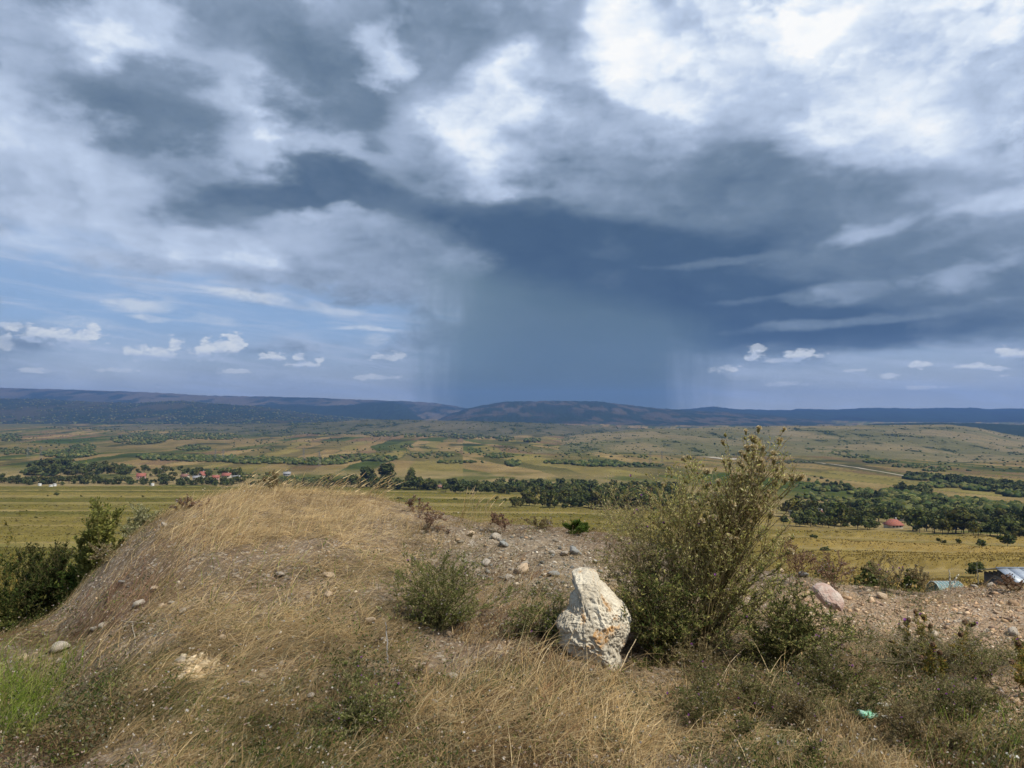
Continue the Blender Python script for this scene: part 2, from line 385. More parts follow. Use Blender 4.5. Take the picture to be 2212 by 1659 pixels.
def cover(X, Y, px, py):
    """land cover colour: what grows or lies there"""
    n1 = fbm(X / 90, Y / 90, 4, 21); n2 = fbm(X / 500, Y / 500, 4, 22); n3 = fbm(X / 25, Y / 60, 3, 23)
    i, f, r = strips(X, Y)
    e = np.interp(px, EDGE_X, EDGE_Y)
    h = corn_h(X, Y, px) > 0
    right = sst(1200, 1900, px)
    cg = np.array((.155, .160, .05)); cy = np.array((.34, .29, .11)); stub = np.array((.33, .30, .13))
    cy = cy + right[..., None] * np.array((.08, .04, .02)); stub = stub + right[..., None] * np.array((.03, -.01, .0))
    corn = mixa(np.broadcast_to(cg, X.shape + (3,)), cy, np.clip(scol[i] * .5 + right * .45 + (n1 - .5) * .9, 0, 1))
    gr = mixa(np.broadcast_to(stub, X.shape + (3,)), (.20, .21, .07), np.clip((n3 - .35) * 1.6 + .15, 0, 1))
    gr = mixa(gr, (.40, .34, .17), ((f > .85) | (f < .05)) * .8)
    near = np.where(h[..., None], corn, gr)
    # beyond the terraces
    w = fbm(X / 300, Y / 300, 2, 31) * 60
    a = np.radians(np.where(px < 1000, 8, 28)); 
    s1 = X * np.cos(a) + Y * np.sin(a) * .55 + w; s2 = -X * np.sin(a) + Y * np.cos(a)
    wd = 42
    k2 = np.floor(s2 / 520 + hsh(np.floor(s1 / 900), s1 * 0, 2) * .7)
    k1 = np.floor(s1 / wd + hsh(k2, k2 * 0, 5) * 3)
    hh = hsh(k1, k2, 7)
    fields = PAL[np.clip((hh * len(PAL)).astype(int), 0, len(PAL) - 1)]
    past = mixa(np.broadcast_to(np.array((.34, .28, .145)), X.shape + (3,)), (.17, .185, .075), np.clip((n2 - .42) * 4 + (n1 - .5) * 1.5, 0, 1))
    fm = sst(.44, .52, fbm(X / 800, Y / 600, 3, 41) + .16 * sst(450, 700, px) * sst(1350, 1600, Y) * (1 - sst(2700, 3100, Y)) + .10 * sst(900, 1300, px) * (1 - sst(1500, 1700, px)))
    far = mixa(past, fields, fm * .85)
    far = mixa(far, (.23, .245, .10), sst(1400, 1900, px) * .15)
    far = far * (0.60 + .5 * n3[..., None])
    hedge = ((s1 / wd - k1 + hsh(k2, k2 * 0, 5) * 3) % 1 < .10) & (hsh(k1, k2, 17) > .55) & (fm > .4)
    far = mixa(far, FOREST * 2.2, hedge * .75)
    gul = sst(.60, .68, fbm(X / 120 + 3, Y / 220, 4, 51)) * sst(900, 1500, Y)
    far = mixa(far, FOREST * 1.7, gul * .8)
    vill = mixa(np.broadcast_to(np.array((.14, .16, .06)), X.shape + (3,)), (.36, .31, .17), sst(.45, .6, n1))
    far = mixa(far, vill, (1 - sst(e + 150, e + 400, Y)) )
    # deep valley floor greener
    c = np.where((Y < e)[..., None], near, far)
    slope = mixa(np.broadcast_to(np.array((.24, .22, .10)), X.shape + (3,)), (.10, .12, .045), sst(.4, .6, n3))
    return mixa(c, slope, 1 - sst(85, 100, Y)) * np.array((.60, .54, .46))

m_land, b, out = mat_new('land')
at_ = b.n('ShaderNodeAttribute', attribute_name='Col'); g = b.n('ShaderNodeNewGeometry')
n1 = b.noise(g.outputs['Position'], 0.25, 6, 0.7); n2 = b.noise(g.outputs['Position'], 0.02, 5, 0.6)
f = b.m('MULTIPLY', b.rng(n1, .3, .7, .72, 1.28, 'LINEAR'), b.rng(n2, .3, .7, .85, 1.15, 'LINEAR'))
c = b.mixc(1.0, at_.outputs['Color'], b.xyz(f, f, f), 'MULTIPLY')
d = b.n('ShaderNodeBsdfDiffuse'); b.put(d.inputs[0], c); b.put(out.inputs[0], d.outputs[0])

def grid_faces(nr, nc):
    i = np.arange(nr - 1)[:, None] * nc + np.arange(nc - 1)[None]
    return np.stack([i, i + 1, i + nc + 1, i + nc], -1).reshape(-1, 4)
uu = np.concatenate([np.linspace(-2.2, -.74, 14)[:-1], np.linspace(-.74, .74, 820), np.linspace(.74, 2.2, 14)[1:]])
yy = np.concatenate([np.exp(np.linspace(math.log(13), math.log(90), 26))[:-1], np.exp(np.linspace(math.log(90), math.log(900), 300))[:-1],
                     np.exp(np.linspace(math.log(900), math.log(5000), 150))[:-1], np.exp(np.linspace(math.log(5000), math.log(13000), 12))])
UU, YY = np.meshgrid(uu, yy); XX = UU * YY
PX = 1106 + FPX * UU
Z = land(XX, YY) + corn_h(XX, YY, PX)
_, PY = to_px(XX, YY, Z)
C = cover(XX, YY, PX, PY)
o = link('ground', mesh('ground', np.stack([XX, YY, Z], -1).reshape(-1, 3), grid_faces(*UU.shape), m_land, C.reshape(-1, 3), True))
tag(o, 'terraced fields and dry valley land running out to the hills', kind='structure')

def ridge(name, label, sil, Yc, Yf, palette, seed, rough=1.0, forest=.5, back=1.15, cols=520, rows=60, spur=.25, fscale=1.0):
    """a hill: rises from the valley at Yf to its crest line at Yc and falls away behind"""
    sx = [p[0] for p in sil]; sy = [p[1] for p in sil]
    pxs = np.linspace(sx[0], sx[-1], cols)
    zc = np.array([row_z(v, Yc) for v in np.interp(pxs, sx, sy)])
    u = (pxs - 1106) / FPX
    t = np.concatenate([np.linspace(-.08, 1, rows), np.linspace(1, 2, 9)[1:]])
    T, U = np.meshgrid(t, u, indexing='ij')
    Yw = np.where(T <= 1, Yf + (Yc - Yf) * T, Yc * (1 + (back - 1) * (T - 1)))
    X = U * Yw
    base = land(X, Yw) - 6
    crest = np.broadcast_to(zc, T.shape)
    wob = fbm(X / (Yc * .03), Yw / (Yc * .05), 5, seed)
    sh = sst(0, 1, T) * .55 + T * .45
    sh = sh + (wob - .5) * spur * np.sin(np.clip(T, 0, 1) * math.pi)
    zfoot = np.broadcast_to(np.array(land(u * Yf, np.full_like(u, Yf))), T.shape)
    z = zfoot + (crest - zfoot) * sh
    z = np.where(T > 1, crest - (T - 1) * (crest - base), z)
    z = z + (fbm(X / (Yc * .004), T * 9, 3, seed + 4) - .5) * Yc * .0016 * rough
    z = np.where(T < 0, base - 10, z)
    nf = fbm(X / (Yc * .012 * fscale), Yw / (Yc * .03 * fscale), 5, seed + 9, .6)
    nb = fbm(X / (Yc * .05), Yw / (Yc * .08), 3, seed + 12)
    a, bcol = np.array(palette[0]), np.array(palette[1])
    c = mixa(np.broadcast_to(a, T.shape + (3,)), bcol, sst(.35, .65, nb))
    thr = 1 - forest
    c = mixa(c * (.50 if Yc < 6000 else (.32 if name == 'distant_hills' else .36)), FOREST * .7, sst(thr - .03, thr + .05, nf * .75 + nb * .25 + .0))  # pasture and woods darkened in albedo to stand in for cloud shadow
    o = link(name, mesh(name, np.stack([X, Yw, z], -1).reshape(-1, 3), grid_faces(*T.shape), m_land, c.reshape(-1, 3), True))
    return tag(o, label, kind='structure')
PAST = ((.26, .22, .12), (.15, .16, .07)); DRY = ((.34, .28, .15), (.22, .21, .10)); DARK = ((.14, .13, .075), (.06, .075, .035))
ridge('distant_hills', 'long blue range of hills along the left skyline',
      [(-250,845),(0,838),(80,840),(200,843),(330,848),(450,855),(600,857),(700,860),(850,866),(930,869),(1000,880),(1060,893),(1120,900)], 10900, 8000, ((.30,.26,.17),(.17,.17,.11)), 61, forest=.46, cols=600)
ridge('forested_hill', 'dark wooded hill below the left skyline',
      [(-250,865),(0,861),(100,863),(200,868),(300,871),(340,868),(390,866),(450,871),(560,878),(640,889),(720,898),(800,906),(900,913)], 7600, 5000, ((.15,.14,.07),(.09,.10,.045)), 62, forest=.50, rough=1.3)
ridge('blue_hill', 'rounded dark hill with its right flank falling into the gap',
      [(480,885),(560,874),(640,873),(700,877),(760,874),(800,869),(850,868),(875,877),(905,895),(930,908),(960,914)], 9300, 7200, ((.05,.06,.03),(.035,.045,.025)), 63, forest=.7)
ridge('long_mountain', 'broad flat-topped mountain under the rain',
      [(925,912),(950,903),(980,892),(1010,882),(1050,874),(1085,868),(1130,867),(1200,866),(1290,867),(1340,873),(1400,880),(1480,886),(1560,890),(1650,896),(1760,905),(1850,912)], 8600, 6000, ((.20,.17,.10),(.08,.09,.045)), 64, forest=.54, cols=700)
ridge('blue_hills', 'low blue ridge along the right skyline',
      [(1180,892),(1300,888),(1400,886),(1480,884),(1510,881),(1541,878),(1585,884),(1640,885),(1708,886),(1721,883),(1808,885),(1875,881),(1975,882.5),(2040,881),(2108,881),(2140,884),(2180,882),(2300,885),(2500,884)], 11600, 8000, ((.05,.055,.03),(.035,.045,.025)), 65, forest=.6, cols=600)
ridge('scrub_slope', 'grey-green scrubby bench across the valley foot',
      [(200,922),(320,918),(450,916),(600,915),(700,912),(790,906),(860,907),(1000,909),(1150,913),(1260,920),(1400,926),(1560,932)], 4300, 3100, ((.21,.19,.11),(.15,.15,.08)), 66, forest=.40, rough=.6, fscale=.8)
ridge('pasture_hill', 'wide bare hill with gullies and bushes on the right',
      [(1150,951),(1230,941),(1300,935),(1354,929),(1420,926),(1500,925),(1575,922),(1620,924),(1681,920),(1750,920),(1850,919),(1950,918),(2042,917),(2110,924),(2160,935),(2212,944),(2400,960)], 3200, 1750, DRY, 67, forest=.36, rough=.7, spur=.35, cols=800, rows=120)
ridge('wooded_rise', 'dark green wooded rise behind the bare hill on the right',
      [(1800,925),(1900,915),(2000,913),(2100,914),(2212,918),(2500,920)], 5000, 3600, ((.20,.19,.08),(.08,.10,.04)), 68, forest=.62)

# air between the viewer and the hills
m_haze, b, out = mat_new('haze')
pv = b.n('ShaderNodeVolumePrincipled')
pv.inputs['Color'].default_value = (0.21, 0.42, 0.95, 1); pv.inputs['Density'].default_value = 6.0e-5; pv.inputs['Anisotropy'].default_value = 0.1
b.put(out.inputs['Volume'], pv.outputs[0])
x0, x1, y0, y1, z0, z1 = -29500, 29500, -300, 14200, -520, 400
bv = [(x, y, z) for z in (z0, z1) for y in (y0, y1) for x in (x0, x1)]
bf = [(0,2,3,1),(4,5,7,6),(0,1,5,4),(2,6,7,3),(0,4,6,2),(1,3,7,5)]
o = link('haze', mesh('haze', np.array(bv), np.array(bf), m_haze)); tag(o, 'thin blue summer haze over the valley', kind='stuff')
# ------------------------------------------------------------------ the near bank
CX = [-900, 0, 60, 130, 180, 240, 300, 370, 450, 540, 640, 760, 860, 950, 1050, 1150, 1280, 1400, 1550, 1700, 1780, 1850, 1900, 2000, 2100, 2212, 3200]
CYr = [1500, 1412, 1387, 1347, 1288, 1208, 1155, 1110, 1082, 1068, 1064, 1072, 1094, 1118, 1134, 1138, 1152, 1180, 1222, 1250, 1264, 1276, 1280, 1288, 1284, 1276, 1280]
CD = [4.2, 5.0, 5.4, 5.9, 6.3, 6.7, 7.0, 7.3, 7.6, 7.9, 8.2, 8.2, 8.2, 8.0, 7.9, 7.8, 7.6, 7.5, 7.4, 7.2, 7.2, 7.1, 7.0, 7.0, 7.0, 7.0, 6.5]
def near(X, Y):
    X = np.asarray(X, float); Y = np.asarray(Y, float)
    Ys = np.maximum(Y, 1.2)
    px = 1106 + FPX * X / Ys
    # blend so that the crest stays a smooth line
    r = 0; yc = 0
    for w_, dxx in ((.25, -45), (.5, 0), (.25, 45)):
        r = r + w_ * np.interp(px + dxx, CX, CYr); yc = yc + w_ * np.interp(px + dxx, CX, CD)
    zc = EYE + yc * (ST + (829.5 - r) / FPX * CT) / (CT - (829.5 - r) / FPX * ST)
    t = (Y - 2.9) / (yc - 2.9)
    zf = np.where(t < 1, zc * sst(-.15, 1.12, t) / sst(-.15, 1.12, 1.0), 0)
    over = np.maximum(Y - yc, 0)
    zb = zc - .10 * over ** 2 / (over + .5) - .55 * over * sst(0, 1.5, over)
    z = np.where(t < 1, zf, zb)
    z = np.where(Y < 2.9, np.minimum(z, zc * 0 + z), z)
    z = z * sst(-6, 2.4, Y)
    z = z + (fbm(X / .38, Y / .38, 3, 73) - .5) * .07 + (fbm(X / .9, Y / .9, 4, 71) - .5) * .19 * (1 - .6 * sst(.75, 1.0, t) * (1 - sst(1.0, 1.4, t))) + (fbm(X / .16, Y / .16, 3, 75) - .5) * .045
    return z
def npx(X, Y):
    return to_px(X, Y, near(X, Y))
def zone(px, py, cx, cy, rx, ry, rot=0.0):
    a = math.radians(rot); dx_ = px - cx; dy_ = py - cy
    u_ = (dx_ * math.cos(a) + dy_ * math.sin(a)) / rx; v_ = (-dx_ * math.sin(a) + dy_ * math.cos(a)) / ry
    return 1 - sst(.55, 1.25, np.sqrt(u_ * u_ + v_ * v_))

xg = np.concatenate([np.linspace(-22, -6.5, 20)[:-1], np.linspace(-6.5, 6.5, 400), np.linspace(6.5, 22, 20)[1:]])
yg = np.concatenate([np.linspace(-8, 2.2, 20)[:-1], np.linspace(2.2, 9.8, 260), np.linspace(9.8, 17, 30)[1:]])
XG, YG = np.meshgrid(xg, yg)
ZG = near(XG, YG)
gp, gq = to_px(XG, np.maximum(YG, 1.5), ZG)
soil = np.broadcast_to(np.array((.155, .11, .07)), XG.shape + (3,))
soil = mixa(soil, (.19, .135, .085), sst(.4, .65, fbm(XG / .8, YG / .8, 4, 81)))
gravel_k = np.maximum(zone(gp, gq, 1150, 1215, 190, 75, 15), .6 * zone(gp, gq, 1080, 1160, 150, 30))
bare_k = np.maximum.reduce([zone(gp, gq, 1840, 1320, 190, 60, 8), zone(gp, gq, 2130, 1340, 190, 75), zone(gp, gq, 2190, 1520, 110, 70), .7 * zone(gp, gq, 2150, 1560, 110, 40)])
soil = mixa(soil, (.25, .195, .13), gravel_k * .85)
soil = mixa(soil, (.34, .235, .145), bare_k * .85)
soil = soil * (.75 + .5 * fbm(XG / .12, YG / .12, 3, 83))[..., None]
m_soil, b, out = mat_new('soil')
at_ = b.n('ShaderNodeAttribute', attribute_name='Col'); tcn = b.n('ShaderNodeTexCoord')
n1 = b.noise(tcn.outputs['Object'], 22, 8, 0.72); n2 = b.noise(tcn.outputs['Object'], 90, 4, 0.7)
vor = b.n('ShaderNodeTexVoronoi'); vor.inputs['Scale'].default_value = 45; b.put(vor.inputs['Vector'], tcn.outputs['Object'])
f = b.m('MULTIPLY', b.rng(n1, .3, .7, .55, 1.45, 'LINEAR'), b.rng(n2, .3, .7, .8, 1.2, 'LINEAR'))
c = b.mixc(1.0, at_.outputs['Color'], b.xyz(f, f, f), 'MULTIPLY')
c = b.mixc(b.rng(vor.outputs['Color'], .72, .8, 0, .55), c, (.42, .37, .30, 1))
p_ = b.n('ShaderNodeBsdfPrincipled'); b.put(p_.inputs['Base Color'], c); p_.inputs['Roughness'].default_value = .95
hgt = b.m('ADD', n1, b.m('MULTIPLY', vor.outputs['Distance'], 0.6))
bp = b.n('ShaderNodeBump'); bp.inputs['Strength'].default_value = .9; bp.inputs['Distance'].default_value = .02
b.put(bp.inputs['Height'], hgt); b.put(p_.inputs['Normal'], bp.outputs[0]); b.put(out.inputs[0], p_.outputs[0])
o = link('bank_ground', mesh('bank_ground', np.stack([XG, YG, ZG], -1).reshape(-1, 3), grid_faces(*XG.shape), m_soil, soil.reshape(-1, 3), True))
tag(o, 'dry stony bank at the edge of the slope', kind='structure')

# ------------------------------------------------------------------ blades, twigs and leaves
m_straw = mat_leaf('dry_grass', .25, .15, 4); m_green = mat_leaf('green_leaf', .45, .22, 4); m_twig = mat_leaf('twig', .0, .2, 9)
m_petal = mat_leaf('petal', .35, .1, 20)
STRAW = np.array([(.50, .365, .185), (.60, .46, .26), (.42, .29, .135), (.33, .22, .10), (.44, .34, .20), (.24, .165, .085), (.30, .265, .15), (.20, .19, .085)])
GREEN = np.array([(.10, .135, .035), (.075, .105, .03), (.15, .165, .05), (.19, .19, .06), (.055, .08, .028)])
def pick(pal, n, w=None, jit=.16):
    i = rng.choice(len(pal), n, p=None if w is None else np.array(w) / np.sum(w))
    return pal[i] * (1 + jit * rng.standard_normal((n, 1))).clip(.45, 1.6)
def ground_pts(n, y0=2.5, y1=10.0, k=0.78, margin=.0, power=1.0):
    """points on the bank, denser towards the viewer as the lens sees it"""
    u_ = rng.uniform(-k, k, n); v_ = rng.uniform(0, 1, n)
    Y = 1 / (1 / y1 + v_ ** power * (1 / y0 - 1 / y1))
    return u_ * Y, Y
def blades(X, Y, Z, ang, L, a, bb, c, e, w, col, segs=3, follow=True, tipw=.15):
    """curved blades: run along 'ang' by a*t+b*t^2 and rise by c*t-e*t^2 (all times L)"""
    n = len(X); t = np.linspace(0, 1, segs + 1)
    dxy = np.stack([np.cos(ang), np.sin(ang)], -1)
    run = (np.outer(a * L, t) + np.outer(bb * L, t ** 2)); hgt = np.outer(c * L, t) - np.outer(e * L, t ** 2)
    px_ = X[:, None] + dxy[:, :1] * run; py_ = Y[:, None] + dxy[:, 1:] * run
    if follow:
        base = near(px_, py_); pz_ = np.maximum(base + .004, base + hgt)
    else: pz_ = Z[:, None] + hgt
    side = np.stack([-dxy[:, 1], dxy[:, 0]], -1)
    tw = rng.uniform(-1, 1, n) * .6
    sx_ = side[:, 0] * np.cos(tw) - side[:, 1] * np.sin(tw); sy_ = side[:, 0] * np.sin(tw) + side[:, 1] * np.cos(tw)
    ww = np.outer(w / 2, 1 - (1 - tipw) * t ** 1.5)
    V = np.empty((n, segs + 1, 2, 3))
    V[:, :, 0, 0] = px_ - sx_[:, None] * ww; V[:, :, 0, 1] = py_ - sy_[:, None] * ww; V[:, :, 0, 2] = pz_
    V[:, :, 1, 0] = px_ + sx_[:, None] * ww; V[:, :, 1, 1] = py_ + sy_[:, None] * ww; V[:, :, 1, 2] = pz_ + ww * .5
    V = V.reshape(-1, 3)
    i = (np.arange(n)[:, None] * (segs + 1) * 2 + np.arange(segs)[None] * 2).ravel()
    F = np.stack([i, i + 1, i + 3, i + 2], -1)
    return V, F, np.repeat(col, (segs + 1) * 2, axis=0)
def joinm(parts):
    Vs, Fs, Cs = [], [], []; k = 0
    for v, f_, c_ in parts:
        Vs.append(v); Fs.append(np.asarray(f_) + k); Cs.append(c_); k += len(v)
    return np.concatenate(Vs), Fs, np.concatenate(Cs)

def keep_visible(X, Y):
    """crest distance test: what lies far behind the crest is out of sight"""
    px = 1106 + FPX * X / Y
    return Y < np.interp(px, CX, CD) + .7
# thatch of lying dead grass
X, Y = ground_pts(230000)
k = keep_visible(X, Y); X, Y = X[k], Y[k]
px, py = npx(X, Y)
dens = .16 + .95 * sst(.34, .60, fbm(X / .42, Y / .42, 4, 91))
gk = zone(px, py, 1150, 1220, 170, 60, 15); bk = np.maximum.reduce([zone(px, py, 1840, 1320, 180, 55, 8), zone(px, py, 2120, 1335, 170, 60), .6 * zone(px, py, 2190, 1530, 90, 60)])
dens = dens * (1 - .45 * gk) * (1 - .72 * bk) * (1 - .75 * zone(px, py, 425, 1445, 60, 32))
dens = dens * (1 - .85 * np.exp(-(np.hypot(px - 1275, (py - 1440) * 1.3) / 55) ** 2))
k = rng.random(len(X)) < dens * 1.1; X, Y, px, py = X[k], Y[k], px[k], py[k]
n = len(X)
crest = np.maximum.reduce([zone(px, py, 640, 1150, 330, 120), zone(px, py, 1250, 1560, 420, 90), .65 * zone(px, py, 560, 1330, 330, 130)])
green = sst(.50, .68, fbm(X / .55, Y / .55, 3, 95)) * (1 - crest) * .75
brown = sst(.50, .62, fbm(X / .7, Y / .7, 3, 97)) * (1 - crest * .7)
col = pick(STRAW, n, (3, 2.4, 3, 3, 2, 2.4, 1.6, 1.2))
col = mixa(col, pick(GREEN, n), (rng.random(n) < green * .55).astype(float))
col = mixa(col, pick(np.array([(.20, .115, .06), (.14, .09, .055), (.26, .15, .085)]), n), (rng.random(n) < brown * .6).astype(float))
red = np.maximum(zone(px, py, 230, 1330, 150, 60, -38), .6 * zone(px, py, 330, 1250, 120, 60, -40))
col = mixa(col, pick(np.array([(.28, .15, .10), (.34, .20, .14), (.20, .12, .08)]), n), (rng.random(n) < red * .65).astype(float))
ang = np.where(rng.random(n) < .72, .55 + rng.normal(0, .55, n) + .6 * (fbm(X / 1.2, Y / 1.2, 2, 99) - .5) * 4, rng.uniform(0, 6.28, n))
L = rng.uniform(.05, .17, n) * (1 + .6 * crest)
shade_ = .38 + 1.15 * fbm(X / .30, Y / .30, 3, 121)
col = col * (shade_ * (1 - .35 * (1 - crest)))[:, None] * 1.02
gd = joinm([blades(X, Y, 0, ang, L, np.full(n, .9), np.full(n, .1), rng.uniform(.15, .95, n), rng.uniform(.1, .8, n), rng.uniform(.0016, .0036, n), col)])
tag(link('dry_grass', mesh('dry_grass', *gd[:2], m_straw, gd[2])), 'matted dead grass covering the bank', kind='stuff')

# long pale straw swept to the right over the crest of the mound
n = 12000
pxs = rng.normal(620, 150, n); tt = rng.random(n) ** .8
yc = np.interp(pxs, CX, CD); Y = yc + .25 - 2.0 * tt; X = (pxs - 1106) / FPX * Y
px, py = npx(X, Y)
k = (px > 330) & (px < 960) & (rng.random(n) < 1.15 - tt * .6); X, Y, px = X[k], Y[k], px[k]; n = len(X)
up = rng.random(n) < .30
L = np.where(up, rng.uniform(.10, .25, n), rng.uniform(.10, .26, n)) * np.where(px > 820, .7, 1)
gd1 = blades(X, Y, 0, rng.normal(.25, .5, n) + (fbm(X / .3, Y / .3, 2, 131) - .5) * 2.4, L, np.where(up, .25, .7), np.where(up, .45, .3), np.where(up, 1.0, .55), np.where(up, .35, .40), rng.uniform(.0016, .0032, n), pick(STRAW, n, (3, 4, 2, 1, 2, .5, .3, .2)), segs=4)
# the pale tousled tuft in front, and the straw below the boulder
def sweep(cx, cy, rx, ry, n, a0, da, L0, L1, rise, w, segs=4, cc=(3, 3, 3, 2, 2, 1.5, .8, .4)):
    X, Y = ground_pts(n * 12)
    px, py = npx(X, Y)
    k = rng.random(len(X)) < zone(px, py, cx, cy, rx, ry) * (1 - .8 * zone(px, py, 1270, 1435, 75, 40)) * sst(.25, .55, fbm(X / .35, Y / .35, 3, 141))
    X, Y = X[k][:n], Y[k][:n]; n = len(X)
    clump = fbm(X / .25, Y / .25, 2, 77)
    return blades(X, Y, 0, rng.normal(a0, da, n) + (clump - .5) * 2.2, rng.uniform(L0, L1, n), np.full(n, .55), np.full(n, .4), rng.uniform(.4, 1.0, n) * rise, rng.uniform(.3, .7, n) * rise, rng.uniform(w * .6, w * 1.3, n), pick(STRAW, n, cc), segs=segs)
tufts = [gd1,
  sweep(730, 1110, 130, 60, 2600, .2, .6, .12, .26, .8, .0028, cc=(3, 5, 1, .5, 2, .2, .2, .1)),
  sweep(560, 1250, 330, 150, 5000, .35, .9, .12, .32, .5, .0026, cc=(4, 3, 3, 1.5, 2, 1, .6, .4)),
  sweep(1180, 1450, 210, 55, 2200, .5, .5, .2, .42, 1.0, .0030),
  sweep(1300, 1540, 360, 95, 6000, .9, 1.2, .14, .34, .75, .0027),
  sweep(1600, 1470, 180, 80, 2600, 2.6, 1.0, .2, .44, .8, .0032, cc=(2, 1, 3, 4, 1, 3, .5, .2)),
  sweep(1150, 1630, 420, 60, 4500, 1.2, 1.6, .08, .24, 1.0, .0026),
  sweep(1900, 1620, 380, 60, 4000, 1.0, 1.6, .08, .24, .9, .0026, cc=(2, 2, 2, 2, 2, 1, 2, 2)),
  sweep(960, 1130, 150, 32, 2600, .6, .9, .08, .20, .95, .0026, cc=(1, 1, 2, 4, 1, 4, 1, .5)),
  sweep(1160, 1150, 150, 22, 1500, .8, 1.2, .06, .16, 1.0, .0024, cc=(1, 1, 2, 3, 2, 3, 2, .8)),
  sweep(1950, 1300, 260, 30, 1600, .8, 1.4, .05, .14, 1.0, .0024, cc=(1, 1, 3, 3, 2, 2, 2, 1)),
  sweep(300, 1420, 330, 130, 3500, .4, .8, .10, .26, .6, .0024),
  sweep(1450, 1550, 240, 40, 2500, .4, 1.0, .12, .3, .5, .0026, cc=(.5, .2, 1, 4, .5, 5, .2, .1))]
gd = joinm(tufts)
tag(link('straw_grass', mesh('straw_grass', *gd[:2], m_straw, gd[2])), 'long pale straw combed over by the wind', kind='stuff')

# bright green grass at the lower left, small green herbs everywhere
n = 9000
X, Y = ground_pts(n * 14); px, py = npx(X, Y)
z_ = np.maximum.reduce([zone(px, py, 20, 1520, 95, 85), .35 * zone(px, py, 60, 1440, 130, 50), .16 * zone(px, py, 2120, 1620, 160, 60), .05 * zone(px, py, 600, 1250, 300, 120)])
k = rng.random(len(X)) < z_; X, Y = X[k][:n], Y[k][:n]; n = len(X)
gd = joinm([blades(X, Y, 0, rng.normal(.3, 1.2, n), rng.uniform(.10, .24, n), np.full(n, .2), np.full(n, .4), rng.uniform(.8, 1.1, n), rng.uniform(.1, .45, n), rng.uniform(.002, .004, n),
            pick(np.array([(.20, .27, .04), (.26, .32, .06), (.13, .20, .03), (.32, .33, .10)]), n))])
tag(link('green_grass', mesh('green_grass', *gd[:2], m_green, gd[2])), 'bright green grass in the lower left corner', kind='stuff')

def leaf_quads(P, size, col, aspect=2.6, updir=.4):
    """small folded leaves: a diamond of two triangles, turned at random"""
    n = len(P)
    d = rng.standard_normal((n, 3)); d[:, 2] = np.abs(d[:, 2]) * .6 + updir; d /= np.linalg.norm(d, axis=1, keepdims=True)
    s = np.cross(d, rng.standard_normal((n, 3))); s /= np.linalg.norm(s, axis=1, keepdims=True) + 1e-9
    L_ = (size * rng.uniform(.6, 1.4, n))[:, None]; w_ = L_ / aspect
    nrm = np.cross(d, s)
    a_ = P; b_ = P + d * L_ * .45 + s * w_ * .5; c_ = P + d * L_ + nrm * L_ * .12; e_ = P + d * L_ * .45 - s * w_ * .5
    V = np.stack([a_, b_, c_, e_], 1).reshape(-1, 3); i = np.arange(n) * 4
    F = np.concatenate([np.stack([i, i + 1, i + 2], -1), np.stack([i, i + 2, i + 3], -1)])
    return V, F, np.repeat(col, 4, axis=0)
# low herbs: clumps of little leaves
n = 3600
X, Y = ground_pts(n * 3, power=.9); k = keep_visible(X, Y); X, Y = X[k], Y[k]; px, py = npx(X, Y)
z_ = .20 + .8 * np.maximum.reduce([zone(px, py, 1850, 1500, 420, 130), zone(px, py, 780, 1560, 230, 130), .8 * zone(px, py, 150, 1560, 260, 110), .8 * zone(px, py, 2100, 1600, 200, 90), .7 * zone(px, py, 1500, 1640, 500, 40)])
z_ = z_ * (1 - .8 * zone(px, py, 640, 1130, 330, 90)) * (1 - .7 * zone(px, py, 2000, 1330, 300, 50))
k = rng.random(len(X)) < z_ * sst(.3, .6, fbm(X / .35, Y / .35, 2, 111)); X, Y = X[k][:n], Y[k][:n]; n = len(X)
m = 26
bx = np.repeat(X, m) + rng.normal(0, .035, n * m); by = np.repeat(Y, m) + rng.normal(0, .035, n * m)
bz = near(bx, by) + np.abs(rng.normal(0, .05, n * m))
hue = np.repeat(pick(np.concatenate([GREEN, STRAW[5:], [(.22, .20, .12), (.17, .18, .11)]]), n, jit=.2), m, axis=0) * rng.uniform(.7, 1.3, (n * m, 1))
gd = joinm([leaf_quads(np.stack([bx, by, bz], -1), .018, hue)])
tag(link('low_herbs', mesh('low_herbs', *gd[:2], m_green, gd[2])), 'small grey-green herbs and clover between the dry grass', kind='stuff')
# specks: seed heads and tiny dry flowers
n = 4200
X, Y = ground_pts(n * 3); k = keep_visible(X, Y); X, Y = X[k][:n], Y[k][:n]; n = len(X)
h_ = rng.uniform(.02, .13, n); P3 = np.stack([X, Y, near(X, Y) + h_], -1)
pal = np.array([(.50, .45, .36), (.44, .36, .27), (.40, .31, .23), (.58, .55, .50), (.34, .23, .19)])
parts_ = []
for q in range(3): parts_.append(leaf_quads(P3, .010, pick(pal, n), 1.2, .2))
parts_.append(blades(X, Y, 0, rng.uniform(0, 6.28, n), h_, np.full(n, .05), np.full(n, .05), np.full(n, 1.), np.full(n, .0), np.full(n, .0014), pick(STRAW, n)))
gd = joinm(parts_)
tag(link('dry_flower_heads', mesh('dry_flower_heads', *gd[:2], m_petal, gd[2])), 'tiny pale seed heads scattered through the grass', kind='stuff')
